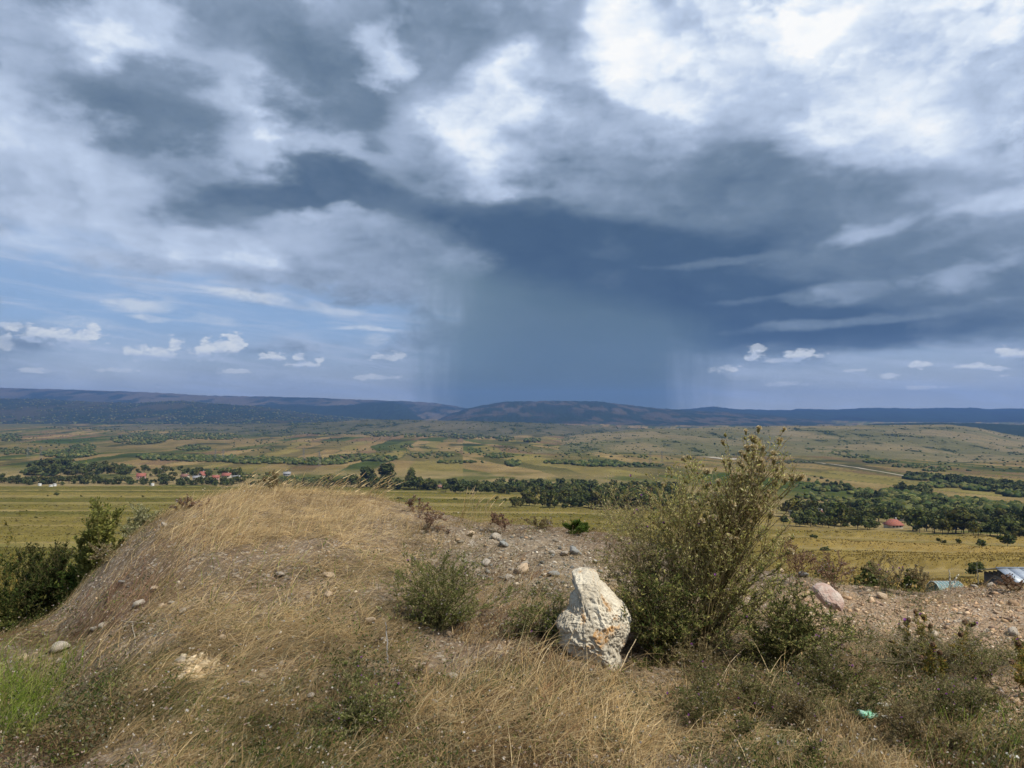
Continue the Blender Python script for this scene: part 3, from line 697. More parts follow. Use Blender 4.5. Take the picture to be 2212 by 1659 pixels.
# ------------------------------------------------------------------ rock
def icos(sub):
    t = (1 + 5 ** .5) / 2
    v = [(-1,t,0),(1,t,0),(-1,-t,0),(1,-t,0),(0,-1,t),(0,1,t),(0,-1,-t),(0,1,-t),(t,0,-1),(t,0,1),(-t,0,-1),(-t,0,1)]
    f = [(0,11,5),(0,5,1),(0,1,7),(0,7,10),(0,10,11),(1,5,9),(5,11,4),(11,10,2),(10,7,6),(7,1,8),(3,9,4),(3,4,2),(3,2,6),(3,6,8),(3,8,9),(4,9,5),(2,4,11),(6,2,10),(8,6,7),(9,8,1)]
    v = [np.array(x, float) / np.linalg.norm(x) for x in v]
    for _ in range(sub):
        c = {}; nf = []
        def mid(a, b_):
            k = (min(a, b_), max(a, b_))
            if k not in c:
                q = v[a] + v[b_]; v.append(q / np.linalg.norm(q)); c[k] = len(v) - 1
            return c[k]
        for a, b_, c_ in f:
            x, y, z = mid(a, b_), mid(b_, c_), mid(c_, a); nf += [(a, x, z), (b_, y, x), (c_, z, y), (x, y, z)]
        f = nf
    return np.array(v), np.array(f)
def fbm3(p, s, o=4, seed=0):
    p = p * s
    return (fbm(p[:, 0] + .37 * p[:, 2], p[:, 1] - .21 * p[:, 2], o, seed) + fbm(p[:, 1] + 5.2 + .3 * p[:, 0], p[:, 2] + 1.7, o, seed + 50) + fbm(p[:, 2] - 3.1, p[:, 0] + 9.4 - .3 * p[:, 1], o, seed + 90)) / 3

m_lime, b, out = mat_new('limestone')
tcn = b.n('ShaderNodeTexCoord'); vec = tcn.outputs['Object']
n1 = b.noise(vec, 7, 8, .65, .4); n2 = b.noise(vec, 38, 6, .72); n3 = b.noise(vec, 4.2, 4, .6, 1.2); n4 = b.noise(vec, 110, 3, .7)
c = b.mixc(b.rng(n1, .36, .62), (.47, .41, .31, 1), (.68, .615, .485, 1))
c = b.mixc(b.rng(n2, .40, .26, 0, .45), c, (.22, .20, .17, 1))
c = b.mixc(b.m('MULTIPLY', b.rng(n3, .52, .60), b.rng(n2, .34, .58, 0, .95)), c, (.50, .27, .09, 1))
c = b.mixc(b.rng(n1, .38, .31, 0, .35), c, (.30, .27, .21, 1))
p_ = b.n('ShaderNodeBsdfPrincipled'); b.put(p_.inputs['Base Color'], c); p_.inputs['Roughness'].default_value = .92
bp = b.n('ShaderNodeBump'); bp.inputs['Strength'].default_value = 1.0; bp.inputs['Distance'].default_value = .022
b.put(bp.inputs['Height'], b.m('ADD', b.m('ADD', b.m('MULTIPLY', n1, .7), b.m('MULTIPLY', n2, .5)), b.m('MULTIPLY', n4, .15))); b.put(p_.inputs['Normal'], bp.outputs[0]); b.put(out.inputs[0], p_.outputs[0])

def outlined_rock(name, pts, Y, depth, mat, label, seed, sub=6, pit=.035, lean=.25, facet=.45):
    """a rock whose front outline follows measured points; its depth is real and uneven"""
    P3 = np.array([at(x, y, Y) for x, y in pts]); cx = P3[:, 0].mean(); cz = (P3[:, 2].max() + P3[:, 2].min()) / 2
    th = np.arctan2(P3[:, 2] - cz, P3[:, 0] - cx); r = np.hypot(P3[:, 0] - cx, P3[:, 2] - cz)
    o_ = np.argsort(th); th, r = th[o_], r[o_]
    v, f = icos(sub)
    a_ = np.arctan2(v[:, 2], v[:, 0]); R_ = np.interp(a_, np.concatenate([th - 2 * math.pi, th, th + 2 * math.pi]), np.tile(r, 3))
    rho = np.hypot(v[:, 0], v[:, 2]); k = rho ** .75
    V = np.stack([np.cos(a_) * R_ * k, v[:, 1] * depth, np.sin(a_) * R_ * k], -1)
    rr_ = np.random.default_rng(seed); pn = rr_.standard_normal((22, 3)) * np.array([1, 1.3, 1]); pn[:, 1] -= .25; pn /= np.linalg.norm(pn, axis=1, keepdims=True)
    pd = rr_.uniform(.84, 1.02, 22); fac = np.minimum(1.08, (pd[None] / np.maximum(v @ pn.T, .3)).min(1)); fac = fac * facet + (1 - facet)
    V = V * np.stack([1 - .18 * (1 - fac), fac, 1 - .18 * (1 - fac)], -1)
    m0 = R_.mean()
    n_big = fbm3(v, 1.7, 3, seed) - .5; n_mid = fbm3(v, 5.5, 4, seed + 3) - .5; n_pit = fbm3(v, 17, 3, seed + 7) - .5
    ridge_ = np.minimum(0, fbm3(v, 3.0, 3, seed + 13) - .46) * 6
    disp = n_big * .25 * depth + n_mid * pit * 1.3 + n_pit * pit * 1.6 + (fbm3(v, 34, 2, seed + 31) - .5) * pit * 1.4 + ridge_ * pit * .3
    keep = .25 + .75 * (1 - rho) ** .5
    V = V + v * (disp * keep)[:, None]
    V[:, 1] += V[:, 2] * lean
    V[:, 1] += 0
    o = link(name, mesh(name, V, f, mat, smooth=False), loc=(cx, Y, cz))
    return tag(o, label, 'rock')
bp_ = [(1470,430),(1515,415),(1560,408),(1630,430),(1650,480),(1700,530),(1760,590),(1810,650),(1832,710),(1812,800),(1790,860),(1755,905),(1772,960),(1752,1012),(1720,1052),(1680,1040),(1640,1010),(1540,962),(1440,912),(1380,850),(1388,780),(1360,740),(1400,680),(1452,640),(1460,580),(1492,540),(1480,500),(1462,470)]
outlined_rock('limestone_boulder', [(737.3 + x * .3402, 1094.4 + y * .3402) for x, y in bp_], 4.72, .17, m_lime, 'large pitted white limestone boulder with orange stains standing in the grass', 5, lean=.30)
m_pink = mat_plain('pink_stone', (.40, .27, .22), .9, scale=14, col2=(.50, .42, .36), bump=.8)
pk = [(845,520),(880,500),(935,502),(970,530),(1000,560),(1012,600),(985,655),(960,640),(920,640),(875,600),(850,560)]
outlined_rock('pink_rock', [(1474.6 + x * .3402, 1094.4 + y * .3402) for x, y in pk], 6.2, .09, m_pink, 'flat pinkish rock lying on the bare bank right of the thistle', 9, sub=5, pit=.012, lean=.6, facet=1.0)

v1, f1 = icos(1); v2, f2 = icos(2); v0, f0 = icos(0)
def stone_mesh(seed, mat, sub=2):
    v, f = (v2, f2) if sub == 2 else (v1, f1)
    rr_ = np.random.default_rng(seed); pn = rr_.standard_normal((9, 3)); pn /= np.linalg.norm(pn, axis=1, keepdims=True); pd = rr_.uniform(.62, .95, 9)
    d = np.minimum(1.05, (pd[None] / np.maximum(v @ pn.T, .25)).min(1)) * (1 + (fbm3(v, 1.3, 3, seed) - .5) * .7) + (fbm3(v, 4.2, 2, seed + 5) - .5) * .25
    s = np.array([1.05, .8, .52]) * (0.9 + .25 * np.array([hsh(np.array(seed), np.array(i), 3) for i in range(3)]).ravel())
    return mesh('stone', v * d[:, None] * s, f, mat)
m_white = mat_plain('pale_stone', (.56, .50, .41), .9, scale=16, col2=(.36, .30, .23), bump=.7)
m_tan = mat_plain('tan_stone', (.50, .36, .22), .9, scale=13, col2=(.58, .46, .33), bump=.7)
m_grey = mat_plain('grey_stone', (.25, .26, .25), .9, scale=15, col2=(.36, .35, .32), bump=.7)
SM = {k: [stone_mesh(s_ + i * 17, m_, 2) for i in range(3)] for k, m_, s_ in (('w', m_white, 3), ('t', m_tan, 101), ('g', m_grey, 211))}
def ground_hit(px, py):
    """walk along the line of sight until it meets the bank"""
    d = ray(px, py); Y = np.linspace(2.0, 12, 1500)
    zz = EYE + Y * d[2] / d[1]; g_ = near(d[0] / d[1] * Y, Y)
    h = np.nonzero(zz <= g_ + .004)[0]
    if len(h) == 0:                        # on the skyline: nearest approach
        j = int(np.argmin(zz - g_)); Yh = Y[j]
    else: Yh = Y[h[0]]
    Xh = d[0] / d[1] * Yh
    return Xh, Yh, float(near(Xh, Yh))
STONES = [(356,1137,13,'w','small pale stone on the upper left edge of the mound beside the pale bush'),(605,1244,17,'w','pale stone in the middle of the grassy mound'),(711,1247,20,'t','buff stone half sunk in straw, upper one of two left of the green weed'),
 (708,1287,16,'t','rounded buff stone half sunk in straw, lower one of two left of the green weed'),(335,1275,17,'t','tan stone high on the left slope of the mound'),(299,1309,22,'w','white stone, largest of the row on the left slope'),(349,1312,13,'t','small reddish stone in the row on the left slope'),
 (369,1305,12,'w','small pale stone at the right end of the row on the left slope'),(396,1321,13,'w','upright pale stone below the row on the left slope'),(204,1362,15,'w','bright white stone near the lower left edge of the mound'),(221,1354,14,'w','pale stone leaning behind the bright white stone at the left edge'),
 (128,1406,32,'w','long flat pale stone, biggest at the lower left edge'),(53,1423,14,'t','tan stone just below the foot of the dark shrub at far left'),(129,1430,13,'w','small pale stone right under the long flat stone'),(388,1432,20,'w','oval pale stone beside the heap of light rubble'),
 (532,1480,18,'w','rounded pale stone between the rubble heap and the lower weeds'),(672,1505,14,'w','cream stone beside the purple flowered weed at the bottom'),(228,1512,14,'w','pale stone low on the mound among grey herbs'),(480,1379,14,'t','tan stone above the heap of light rubble'),
 (263,1261,14,'g','flat blue-grey stone near the left edge of the mound'),(800,1345,20,'t','buff stone at the left foot of the green weed'),(830,1385,15,'w','pale stone below the left side of the green weed'),
 (1016,1157,16,'t','orange-tinted stone on the gravel crest'),(1072,1163,20,'w','bright white stone standing on the gravel crest'),(1127,1236,26,'t','angular orange and cream stone on the gravel slope'),(1098,1250,17,'w','upright white stone on the gravel slope'),
 (1134,1221,14,'w','small white stone above the angular orange one'),(1050,1220,18,'w','cream stone at the upper right of the green weed'),(1219,1199,15,'w','white stone on the gravel slope above the boulder, right of a smaller one'),(1193,1196,13,'w','small white stone on the gravel slope above the boulder'),
 (1195,1244,20,'g','rounded grey-green stone left of the boulder top'),(1243,1197,24,'g','dark blue-grey flat stone above the boulder'),(1088,1179,18,'g','blue-grey stone just below the bright white crest stone'),(979,1464,17,'w','pale stone in the dip between green weed and straw'),
 (1736,1245,20,'g','grey stone on the bank crest right of the thistle'),(1680,1233,18,'t','pinkish stone on the crest at the right side of the thistle'),(1726,1450,19,'w','cream oval stone below the dark green shrub'),(2107,1541,24,'t','flat tan stone on bare soil at the lower right'),
 (1849,1540,17,'w','whitish stone beside the green bottle'),(2060,1634,16,'w','pale grey stone near the bottom right corner'),(2104,1262,12,'w','small white stone on the right crest in front of the barn gable'),(2141,1262,14,'w','white stone on the right crest in front of the barn roof'),
 (1470,1640,15,'t','tan stone at the bottom below the brown tangle'),(2190,1370,20,'w','cream stone on the bare bank at the right edge'),(1905,1290,16,'t','tan stone on the bare crest'),(1985,1345,14,'t','tan stone on the bare slope above the yellow thistles')]
for k, (px, py, w_, t, lab) in enumerate(STONES):
    X, Y, z = ground_hit(px, py)
    s = w_ * .5 / FPX * Y * 1.35
    o = link('stone', SM[t][k % 3], loc=(X, Y, z + s * .42), rz=k * 1.7, sc=s)
    o.rotation_euler = (0.4 * math.sin(k * 2.3), 0.4 * math.cos(k * 1.3), k * 1.7)
    tag(o, lab, 'stone', 'loose stones on the bank')

# gravel: too many to count
def gravel(n, kfun, size, pal, name, label, y1=9.5):
    X, Y = ground_pts(n * (300 if n < 900 else 10), y1=y1); k = keep_visible(X, Y); X, Y = X[k], Y[k]; px, py = npx(X, Y)
    k = rng.random(len(X)) < kfun(px, py); X, Y = X[k][:n], Y[k][:n]; n = len(X)
    s = size * np.exp(rng.normal(0, .5, n)); 
    ax = rng.uniform(.55, 1.3, (n, 3)) * s[:, None]; a = rng.uniform(0, 6.28, n)
    q = v0[None] * (1 + .3 * rng.standard_normal((n, 12, 1)).clip(-1, 1)) * ax[:, None]
    x_ = q[..., 0] * np.cos(a)[:, None] - q[..., 1] * np.sin(a)[:, None]; y_ = q[..., 0] * np.sin(a)[:, None] + q[..., 1] * np.cos(a)[:, None]
    V = np.stack([x_ + X[:, None], y_ + Y[:, None], q[..., 2] * .7 + (near(X, Y) + s * .2)[:, None]], -1).reshape(-1, 3)
    F = (f0[None] + np.arange(n)[:, None, None] * 12).reshape(-1, 3)
    tag(link(name, mesh(name, V, F, m_grit, np.repeat(pick(pal, n, jit=.15), 12, axis=0))), label, kind='stuff')
m_grit = mat_leaf('grit', 0.0, .15, 30)
GP = np.array([(.46, .39, .29), (.30, .26, .20), (.20, .19, .16), (.36, .26, .16), (.24, .21, .17), (.56, .50, .40), (.17, .17, .155)])
RP = np.array([(.46, .31, .19), (.52, .38, .25), (.38, .25, .16), (.56, .47, .36), (.30, .21, .15), (.42, .30, .20)])
gravel(5200, lambda a, b_: np.maximum(zone(a, b_, 1150, 1215, 200, 80, 15), .35 * zone(a, b_, 980, 1200, 160, 70)), .0085, GP, 'gravel', 'grey and cream gravel spilling down beside the boulder')
gravel(9000, lambda a, b_: np.maximum.reduce([zone(a, b_, 1840, 1320, 190, 65, 8), zone(a, b_, 2120, 1340, 200, 80), .6 * zone(a, b_, 2190, 1530, 110, 80)]), .0080, RP, 'rubble', 'reddish tan rubble on the bare right bank')
gravel(3200, lambda a, b_: .10 + .25 * zone(a, b_, 250, 1330, 260, 100, -30), .006, np.concatenate([GP, RP]), 'scattered_gravel', 'small stones scattered through the dry grass')
gravel(850, lambda a, b_: zone(a, b_, 428, 1440, 50, 30, -10) ** 2, .0085, np.array([(.56, .44, .28), (.60, .50, .35), (.50, .37, .22)]), 'rubble_heap', 'small heap of light tan rubble on the left mound')

# ------------------------------------------------------------------ plants grown from branching stems
def bez(B_, C_, T_, k):
    t = np.linspace(0, 1, k)[None, :, None]
    return B_[:, None] * (1 - t) ** 2 + 2 * C_[:, None] * t * (1 - t) + T_[:, None] * t ** 2
def tubes(P, r0, r1, col):
    N, K, _ = P.shape
    T = np.gradient(P, axis=1); T /= np.linalg.norm(T, axis=2, keepdims=True) + 1e-9
    ref = np.array([.31, .9, .29]); a_ = np.cross(T, ref); a_ /= np.linalg.norm(a_, axis=2, keepdims=True) + 1e-9; c_ = np.cross(T, a_)
    t = np.linspace(0, 1, K)[None]; R_ = (r0[:, None] * (1 - t) + r1[:, None] * t)[..., None]
    V = np.stack([P + (a_ * math.cos(q) + c_ * math.sin(q)) * R_ for q in (0, 2.094, 4.189)], 2).reshape(-1, 3)
    i = (np.arange(N)[:, None] * K + np.arange(K - 1)[None]).ravel() * 3
    F = np.concatenate([np.stack([i + q, i + (q + 1) % 3, i + 3 + (q + 1) % 3, i + 3 + q], -1) for q in range(3)])
    return V, F, np.repeat(col, K * 3, axis=0)
def spawn(P, m, t0, t1, L0, L1, spread, up, k=5, taper=.6):
    N, K, _ = P.shape; n = N * m
    src = np.repeat(np.arange(N), m); t = rng.uniform(t0, t1, n); j = np.minimum((t * (K - 1)).astype(int), K - 2); f = (t * (K - 1) - j)[:, None]
    b_ = P[src, j] * (1 - f) + P[src, j + 1] * f
    T = P[src, j + 1] - P[src, j]; T /= np.linalg.norm(T, axis=1, keepdims=True) + 1e-9
    Ls = np.linalg.norm(P[src, -1] - P[src, 0], axis=1)
    r = rng.standard_normal((n, 3)); r[:, 2] *= .4; r -= T * (r * T).sum(1, keepdims=True); r /= np.linalg.norm(r, axis=1, keepdims=True)
    d = T * (1 - spread) + r * spread + np.array([0, 0, up]); d /= np.linalg.norm(d, axis=1, keepdims=True)
    L_ = (rng.uniform(L0, L1, n) * Ls * (1.25 - taper * t))[:, None]
    end = b_ + d * L_ + np.array([0, 0, 1]) * L_ * up * .6
    return bez(b_, b_ + d * L_ * .55, end, k), t
def along(P, n, t0=.1, t1=1.0):
    N, K, _ = P.shape
    i = rng.integers(0, N, n); t = rng.uniform(t0, t1, n) * (K - 1); j = np.minimum(t.astype(int), K - 2); f = (t - j)[:, None]
    return P[i, j] * (1 - f) + P[i, j + 1] * f

def blade_cone(n, r0, r1, spread, cols, base_z, w):
    """a brush of n thin petals"""
    a = rng.uniform(0, 6.28, n); s = rng.uniform(0, spread, n)
    d = np.stack([np.cos(a) * np.sin(s), np.sin(a) * np.sin(s), np.cos(s)], -1)
    sd = np.stack([-np.sin(a), np.cos(a), a * 0], -1) * w
    p0 = d * r0 + np.array([0, 0, base_z]); p1 = d * rng.uniform(r1 * .75, r1, n)[:, None] + np.array([0, 0, base_z])
    V = np.stack([p0 - sd, p0 + sd, p1 + sd * .8, p1 - sd * .8], 1).reshape(-1, 3); i = np.arange(n) * 4
    return V, np.stack([i, i + 1, i + 2, i + 3], -1), np.repeat(pick(cols, n, jit=.12), 4, axis=0)
def cup(r, h, col, z0=0.0):
    v = v1 * np.array([r, r, h]) + np.array([0, 0, z0]); return v, f1, np.repeat(np.array([col]), len(v), axis=0) * rng.uniform(.7, 1.3, (len(v), 1))
# unit-size heads: about 1 across
HEAD = {}
def headmesh(name, parts_): g_ = joinm(parts_); return mesh(name, g_[0], g_[1], m_petal, g_[2])
HEAD['fluff'] = headmesh('seed_head', [cup(.22, .34, (.30, .26, .11), -.22), blade_cone(150, .05, .55, 1.5, np.array([(.62, .52, .32), (.50, .40, .20), (.74, .67, .50)]), .0, .05)])
HEAD['bud'] = headmesh('flower_bud', [cup(.33, .45, (.24, .22, .08), 0), blade_cone(24, .1, .5, .8, np.array([(.42, .35, .15), (.52, .44, .26)]), .15, .05)])
HEAD['purple'] = headmesh('flower', [cup(.26, .36, (.12, .13, .05), -.2), blade_cone(34, .1, .62, 1.1, np.array([(.42, .16, .50), (.52, .24, .60), (.36, .12, .42)]), .0, .06)])
HEAD['pale'] = headmesh('flower', [cup(.20, .25, (.22, .20, .10), -.1), blade_cone(22, .05, .55, 1.4, np.array([(.62, .56, .46), (.52, .47, .40), (.56, .46, .52)]), .0, .09)])
HEAD['dry'] = headmesh('dry_head', [cup(.34, .36, (.17, .10, .06), 0), blade_cone(30, .1, .55, 1.3, np.array([(.36, .26, .16), (.44, .36, .25)]), .0, .06)])
HEAD['yellow'] = headmesh('flower', [cup(.2, .2, (.2, .2, .05), -.1), blade_cone(20, .05, .5, 1.5, np.array([(.60, .46, .05)]), .0, .1)])

def weed(name, label, cat, base, tips, stemcol, leafpal, br=(5, 4), leaves=900, leaf=.022, heads=(), group=None, r=.0035, spread=.5, up=.15, dY=.18, blen=(.22, .45), zoff=0, gfun=None, leafw=None, aspect=2.8, low=.1, dense=0):
    """base = (px, Y); tips = picture positions of the stem ends"""
    bx = (base[0] - 1106) / FPX * base[1]; by = base[1]; bz = float((gfun or near)(bx, by)) + zoff
    org = np.array([bx, by, bz])
    if dense: tips = list(tips) + [(x + rng.normal(0, 22), y + abs(rng.normal(25, 30))) for x, y in list(tips) * dense]
    N = len(tips)
    T = np.array([at(x, y, by + rng.normal(0, dY)) for x, y in tips]) - org
    Bs = rng.normal(0, .03, (N, 3)) * np.array([1, 1, 0])
    C_ = T * np.array([.30, .30, .62]) + rng.normal(0, .03, (N, 3))
    P0 = bez(Bs, C_, T, 9)
    P0[:, 1:-1] += rng.normal(0, .006, P0[:, 1:-1].shape)
    P1, t1 = spawn(P0, br[0], .18, .97, blen[0], blen[1], spread, up, 6)
    P2, t2 = spawn(P1, br[1], .25, .98, .25, .5, spread, up * .8, 4)
    sc = np.array(stemcol)
    cl = lambda n: np.broadcast_to(sc, (n, 3)) * rng.uniform(.6, 1.3, (n, 1))
    g_ = joinm([tubes(P0, np.full(N, r), np.full(N, r * .35), cl(N)), tubes(P1, np.full(len(P1), r * .45), np.full(len(P1), r * .22), cl(len(P1))), tubes(P2, np.full(len(P2), r * .28), np.full(len(P2), r * .16), cl(len(P2)))])
    root = bpy.data.objects.new(name, None); COL.objects.link(root); root.location = org; root.empty_display_size = .1
    tag(root, label, cat, group)
    link('stems', mesh('stems', g_[0], g_[1], m_twig, g_[2]), root)
    if leaves:
        n0, n1_ = int(leaves * .15), int(leaves * .4); n2_ = leaves - n0 - n1_
        LP = np.concatenate([along(P0, n0, low, .95), along(P1, n1_, .05, 1), along(P2, n2_, 0, 1)])
        lc = pick(leafpal, len(LP), leafw, jit=.22)
        g_ = joinm([leaf_quads(LP, leaf, lc, aspect)])
        tag(link('foliage', mesh('foliage', g_[0], g_[1], m_green, g_[2]), root), kind='stuff')
    ends = np.concatenate([P1[:, -1], P2[:, -1]]); dirs = np.concatenate([P1[:, -1] - P1[:, -2], P2[:, -1] - P2[:, -2]]); zt = np.concatenate([P0[:, -1]])
    for kind, cnt, size, mode in heads:
        if mode == 'top':       # favour the highest ends
            w_ = np.exp((ends[:, 2] / (ends[:, 2].max() + 1e-6)) * 5)
            idx = rng.choice(len(ends), min(cnt, len(ends)), replace=False, p=w_ / w_.sum())
            ee, dd = ends[idx], dirs[idx]
        elif mode == 'tips':
            ee, dd = P0[:, -1][:cnt], (P0[:, -1] - P0[:, -2])[:cnt]
        else:
            idx = rng.choice(len(ends), min(cnt, len(ends)), replace=False); ee, dd = ends[idx], dirs[idx]
        for e_, d_ in zip(ee, dd):
            h = link(HEAD[kind].name.split('.')[0], HEAD[kind], root, tuple(e_), sc=size * rng.uniform(.7, 1.2))
            d_ = d_ / (np.linalg.norm(d_) + 1e-9)
            h.rotation_euler = (math.acos(max(-1, min(1, d_[2]))), 0, math.atan2(d_[0], -d_[1]))
    return root

OLIVE = np.array([(.40, .38, .12), (.48, .44, .18), (.28, .31, .09), (.54, .49, .26), (.34, .34, .11)])
TANW = np.array([(.34, .28, .15), (.27, .22, .11), (.42, .35, .20), (.20, .17, .08), (.24, .16, .09)])
DGREEN = np.array([(.10, .13, .04), (.13, .155, .045), (.075, .10, .032), (.17, .18, .06), (.27, .25, .11)])
MGREEN = np.array([(.22, .25, .075), (.17, .20, .055), (.31, .30, .12), (.13, .16, .045), (.36, .32, .17)])

weed('thistle', 'tall leaning thistle gone to seed, rising above the horizon right of the boulder', 'thistle', (1510, 4.95),
     [(1655,966),(1662,983),(1645,978),(1670,998),(1635,1013),(1675,1033),(1612,1023),(1590,1030),(1625,998),(1600,1033),(1682,1013),(1690,1040),(1650,1033),(1640,1060),(1668,1080),(1612,1030),(1580,1075),(1665,1130),(1704,1142),(1640,1150),(1690,1200),(1700,1220),(1650,1210),(1694,1270),(1660,1290),(1600,1130),(1560,1120)],
     (.30, .23, .12), OLIVE * 1.15, dense=1, br=(10, 4), leaves=14000, leaf=.022, heads=[('fluff', 105, .048, 'top'), ('bud', 90, .026, 'any'), ('purple', 3, .03, 'any')], r=.0062, spread=.42, up=.28, blen=(.12, .26), dY=.13, aspect=3.6)
weed('thistle', 'lower bushy thistle with buff buds filling the gap left of the tall leaning thistle', 'thistle', (1475, 4.95),
     [(1540,1025),(1520,1040),(1495,1050),(1470,1020),(1450,1060),(1430,1050),(1500,1090),(1460,1110),(1550,1080),(1425,1120),(1560,1140),(1600,1170),(1590,1230)],
     (.32, .25, .13), OLIVE * 1.1, dense=1, br=(9, 5), leaves=11000, leaf=.018, heads=[('bud', 60, .026, 'top'), ('fluff', 26, .042, 'top'), ('purple', 3, .022, 'top'), ('dry', 30, .018, 'any')], r=.005, spread=.5, up=.2, blen=(.16, .32), dY=.18, aspect=3.2)
weed('knapweed', 'wiry knapweed with dry twigs and a few purple flowers, behind the top of the boulder', 'weed', (1400, 5.05),
     [(1322,1062),(1312,1080),(1345,1082),(1380,1092),(1405,1078),(1430,1085),(1300,1150),(1330,1150),(1365,1130),(1395,1140),(1290,1200),(1430,1140),(1300,1250),(1350,1200),(1400,1190)],
     (.34, .28, .15), np.concatenate([TANW * 1.15, OLIVE]), dense=1, br=(9, 6), leaves=14000, leaf=.014, heads=[('pale', 110, .012, 'any'), ('purple', 12, .020, 'top'), ('dry', 60, .012, 'any')], r=.0030, spread=.62, up=.1, blen=(.16, .34), dY=.2)
weed('green_weed', 'dense dark green weed pressed against the right side of the boulder', 'weed', (1420, 4.75),
     [(1375,1260),(1350,1300),(1400,1250),(1440,1255),(1480,1290),(1510,1270),(1385,1340),(1450,1330),(1500,1340),(1540,1330),(1420,1200),(1465,1210)],
     (.12, .09, .05), np.concatenate([DGREEN, OLIVE[:1]]), dense=1, br=(8, 5), leaves=9000, leaf=.022, heads=[('purple', 5, .016, 'any'), ('pale', 16, .012, 'any')], r=.004, spread=.6, up=.1, blen=(.2, .4), dY=.16, low=.0)
weed('green_weed', 'dark green shrubby weed with purple flowers to the right of the thistle foot', 'weed', (1690, 4.8),
     [(1600,1330),(1640,1300),(1680,1290),(1730,1300),(1770,1320),(1810,1340),(1850,1370),(1620,1380),(1700,1350),(1760,1370),(1830,1410),(1660,1250),(1740,1270),(1590,1400),(1570,1350)],
     (.13, .10, .05), np.concatenate([DGREEN, OLIVE[:2]]), dense=2, br=(7, 5), leaves=12000, leaf=.020, heads=[('purple', 14, .020, 'any'), ('pale', 40, .013, 'any')], r=.004, spread=.6, up=.1, blen=(.2, .4), dY=.2, low=.0)
weed('flowering_weed', 'round green weed with white and purple flowers, left of the boulder', 'weed', (955, 4.95),
     [(850,1230),(870,1210),(900,1205),(930,1195),(960,1200),(990,1205),(1015,1220),(1040,1235),(1055,1260),(840,1270),(860,1300),(1045,1300),(900,1260),(950,1240),(1000,1260),(880,1330),(1030,1330)],
     (.15, .135, .06), MGREEN, dense=2, br=(7, 5), leaves=14000, leaf=.014, heads=[('pale', 150, .014, 'any'), ('purple', 12, .018, 'any'), ('yellow', 3, .014, 'any')], r=.0032, spread=.5, up=.15, blen=(.18, .36), dY=.18)
weed('flowering_weed', 'lower green weed with pale flowers close to the left side of the boulder', 'weed', (1175, 4.9),
     [(1085,1320),(1110,1290),(1140,1280),(1170,1275),(1200,1280),(1225,1295),(1240,1320),(1095,1350),(1150,1320),(1210,1330),(1080,1370),(1240,1360)],
     (.17, .14, .07), MGREEN, dense=2, br=(6, 5), leaves=8500, leaf=.013, heads=[('pale', 90, .013, 'any'), ('purple', 8, .018, 'any')], r=.0028, spread=.55, up=.12, blen=(.2, .4), dY=.16)
weed('flowering_weed', 'loose green weed with single purple blooms at the bottom edge, left of centre', 'weed', (800, 3.75),
     [(700,1500),(735,1470),(770,1440),(800,1460),(830,1480),(860,1500),(885,1540),(680,1560),(720,1540),(840,1550),(900,1590),(660,1600),(780,1510)],
     (.16, .14, .07), MGREEN, dense=2, br=(6, 4), leaves=7500, leaf=.013, heads=[('pale', 60, .011, 'any'), ('purple', 12, .016, 'top'), ('yellow', 2, .012, 'any')], r=.003, spread=.5, up=.15, blen=(.18, .36), dY=.14)
weed('flowering_weed', 'sparse weed with purple blooms leaning beside the pale grass, above the bottom weed', 'weed', (760, 4.35),
     [(768,1420),(790,1432),(745,1450),(725,1480),(810,1470),(845,1440),(866,1462),(650,1490),(690,1470)],
     (.2, .165, .09), MGREEN, br=(4, 3), leaves=700, leaf=.017, heads=[('purple', 9, .020, 'tips')], r=.0026, spread=.4, up=.15, blen=(.15, .3), dY=.1)
# upright yellow-green thistles on the right
YG_ = np.array([(.30, .28, .07), (.22, .22, .06), (.42, .32, .08), (.50, .30, .08), (.16, .17, .05)])
for k, (bpx, Yb, tips, lab) in enumerate([
    (1992, 4.95, [(1978,1322),(1995,1335),(2010,1352),(1985,1370),(2015,1400),(1970,1400),(1965,1430)], 'tall yellow-green thistle, first of the upright ones right of centre on the bare bank'),
    (2068, 4.85, [(2085,1345),(2098,1350),(2075,1370),(2110,1390),(2060,1400),(2100,1420)], 'upright thistle with orange leaves and one purple bloom near the right edge'),
    (1938, 5.0, [(1962,1340),(1958,1365),(1925,1385),(1975,1395),(1940,1400)], 'thistle with broad brown seed heads left of the tall yellow one'),
    (2012, 4.6, [(2015,1392),(2030,1410),(1990,1420),(2045,1440),(2000,1450)], 'shorter thistle with one drooping brown head in front of the tall yellow one'),
    (2205, 4.5, [(2200,1390),(2212,1400),(2185,1430),(2220,1440),(2195,1470)], 'orange-leaved thistle at the right edge of the view')]):
    weed('thistle', lab, 'thistle', (bpx, Yb), tips, (.27, .20, .08), YG_, br=(8, 3), leaves=1100, leaf=.022, heads=[('dry', 3, .045, 'tips'), ('bud', 12, .018, 'top'), ('purple', 2, .028, 'top')], group='upright thistles on the right bank', r=.0042, spread=.4, up=.25, blen=(.12, .25), dY=.08, aspect=3.4)
weed('lavender_weed', 'misty grey weed with tiny lilac flowers around the upright thistles', 'weed', (2040, 4.9),
     [(1880,1400),(1910,1380),(1950,1370),(2000,1365),(2050,1380),(2100,1370),(2150,1360),(2190,1380),(1870,1430),(1930,1430),(2010,1420),(2080,1430),(2150,1420),(2200,1430)],
     (.26, .22, .14), np.concatenate([TANW[:3], MGREEN[:2]]), dense=3, br=(8, 6), leaves=13000, leaf=.011, heads=[('pale', 220, .010, 'any'), ('purple', 14, .012, 'any')], r=.0022, spread=.65, up=.1, blen=(.2, .4), dY=.25)
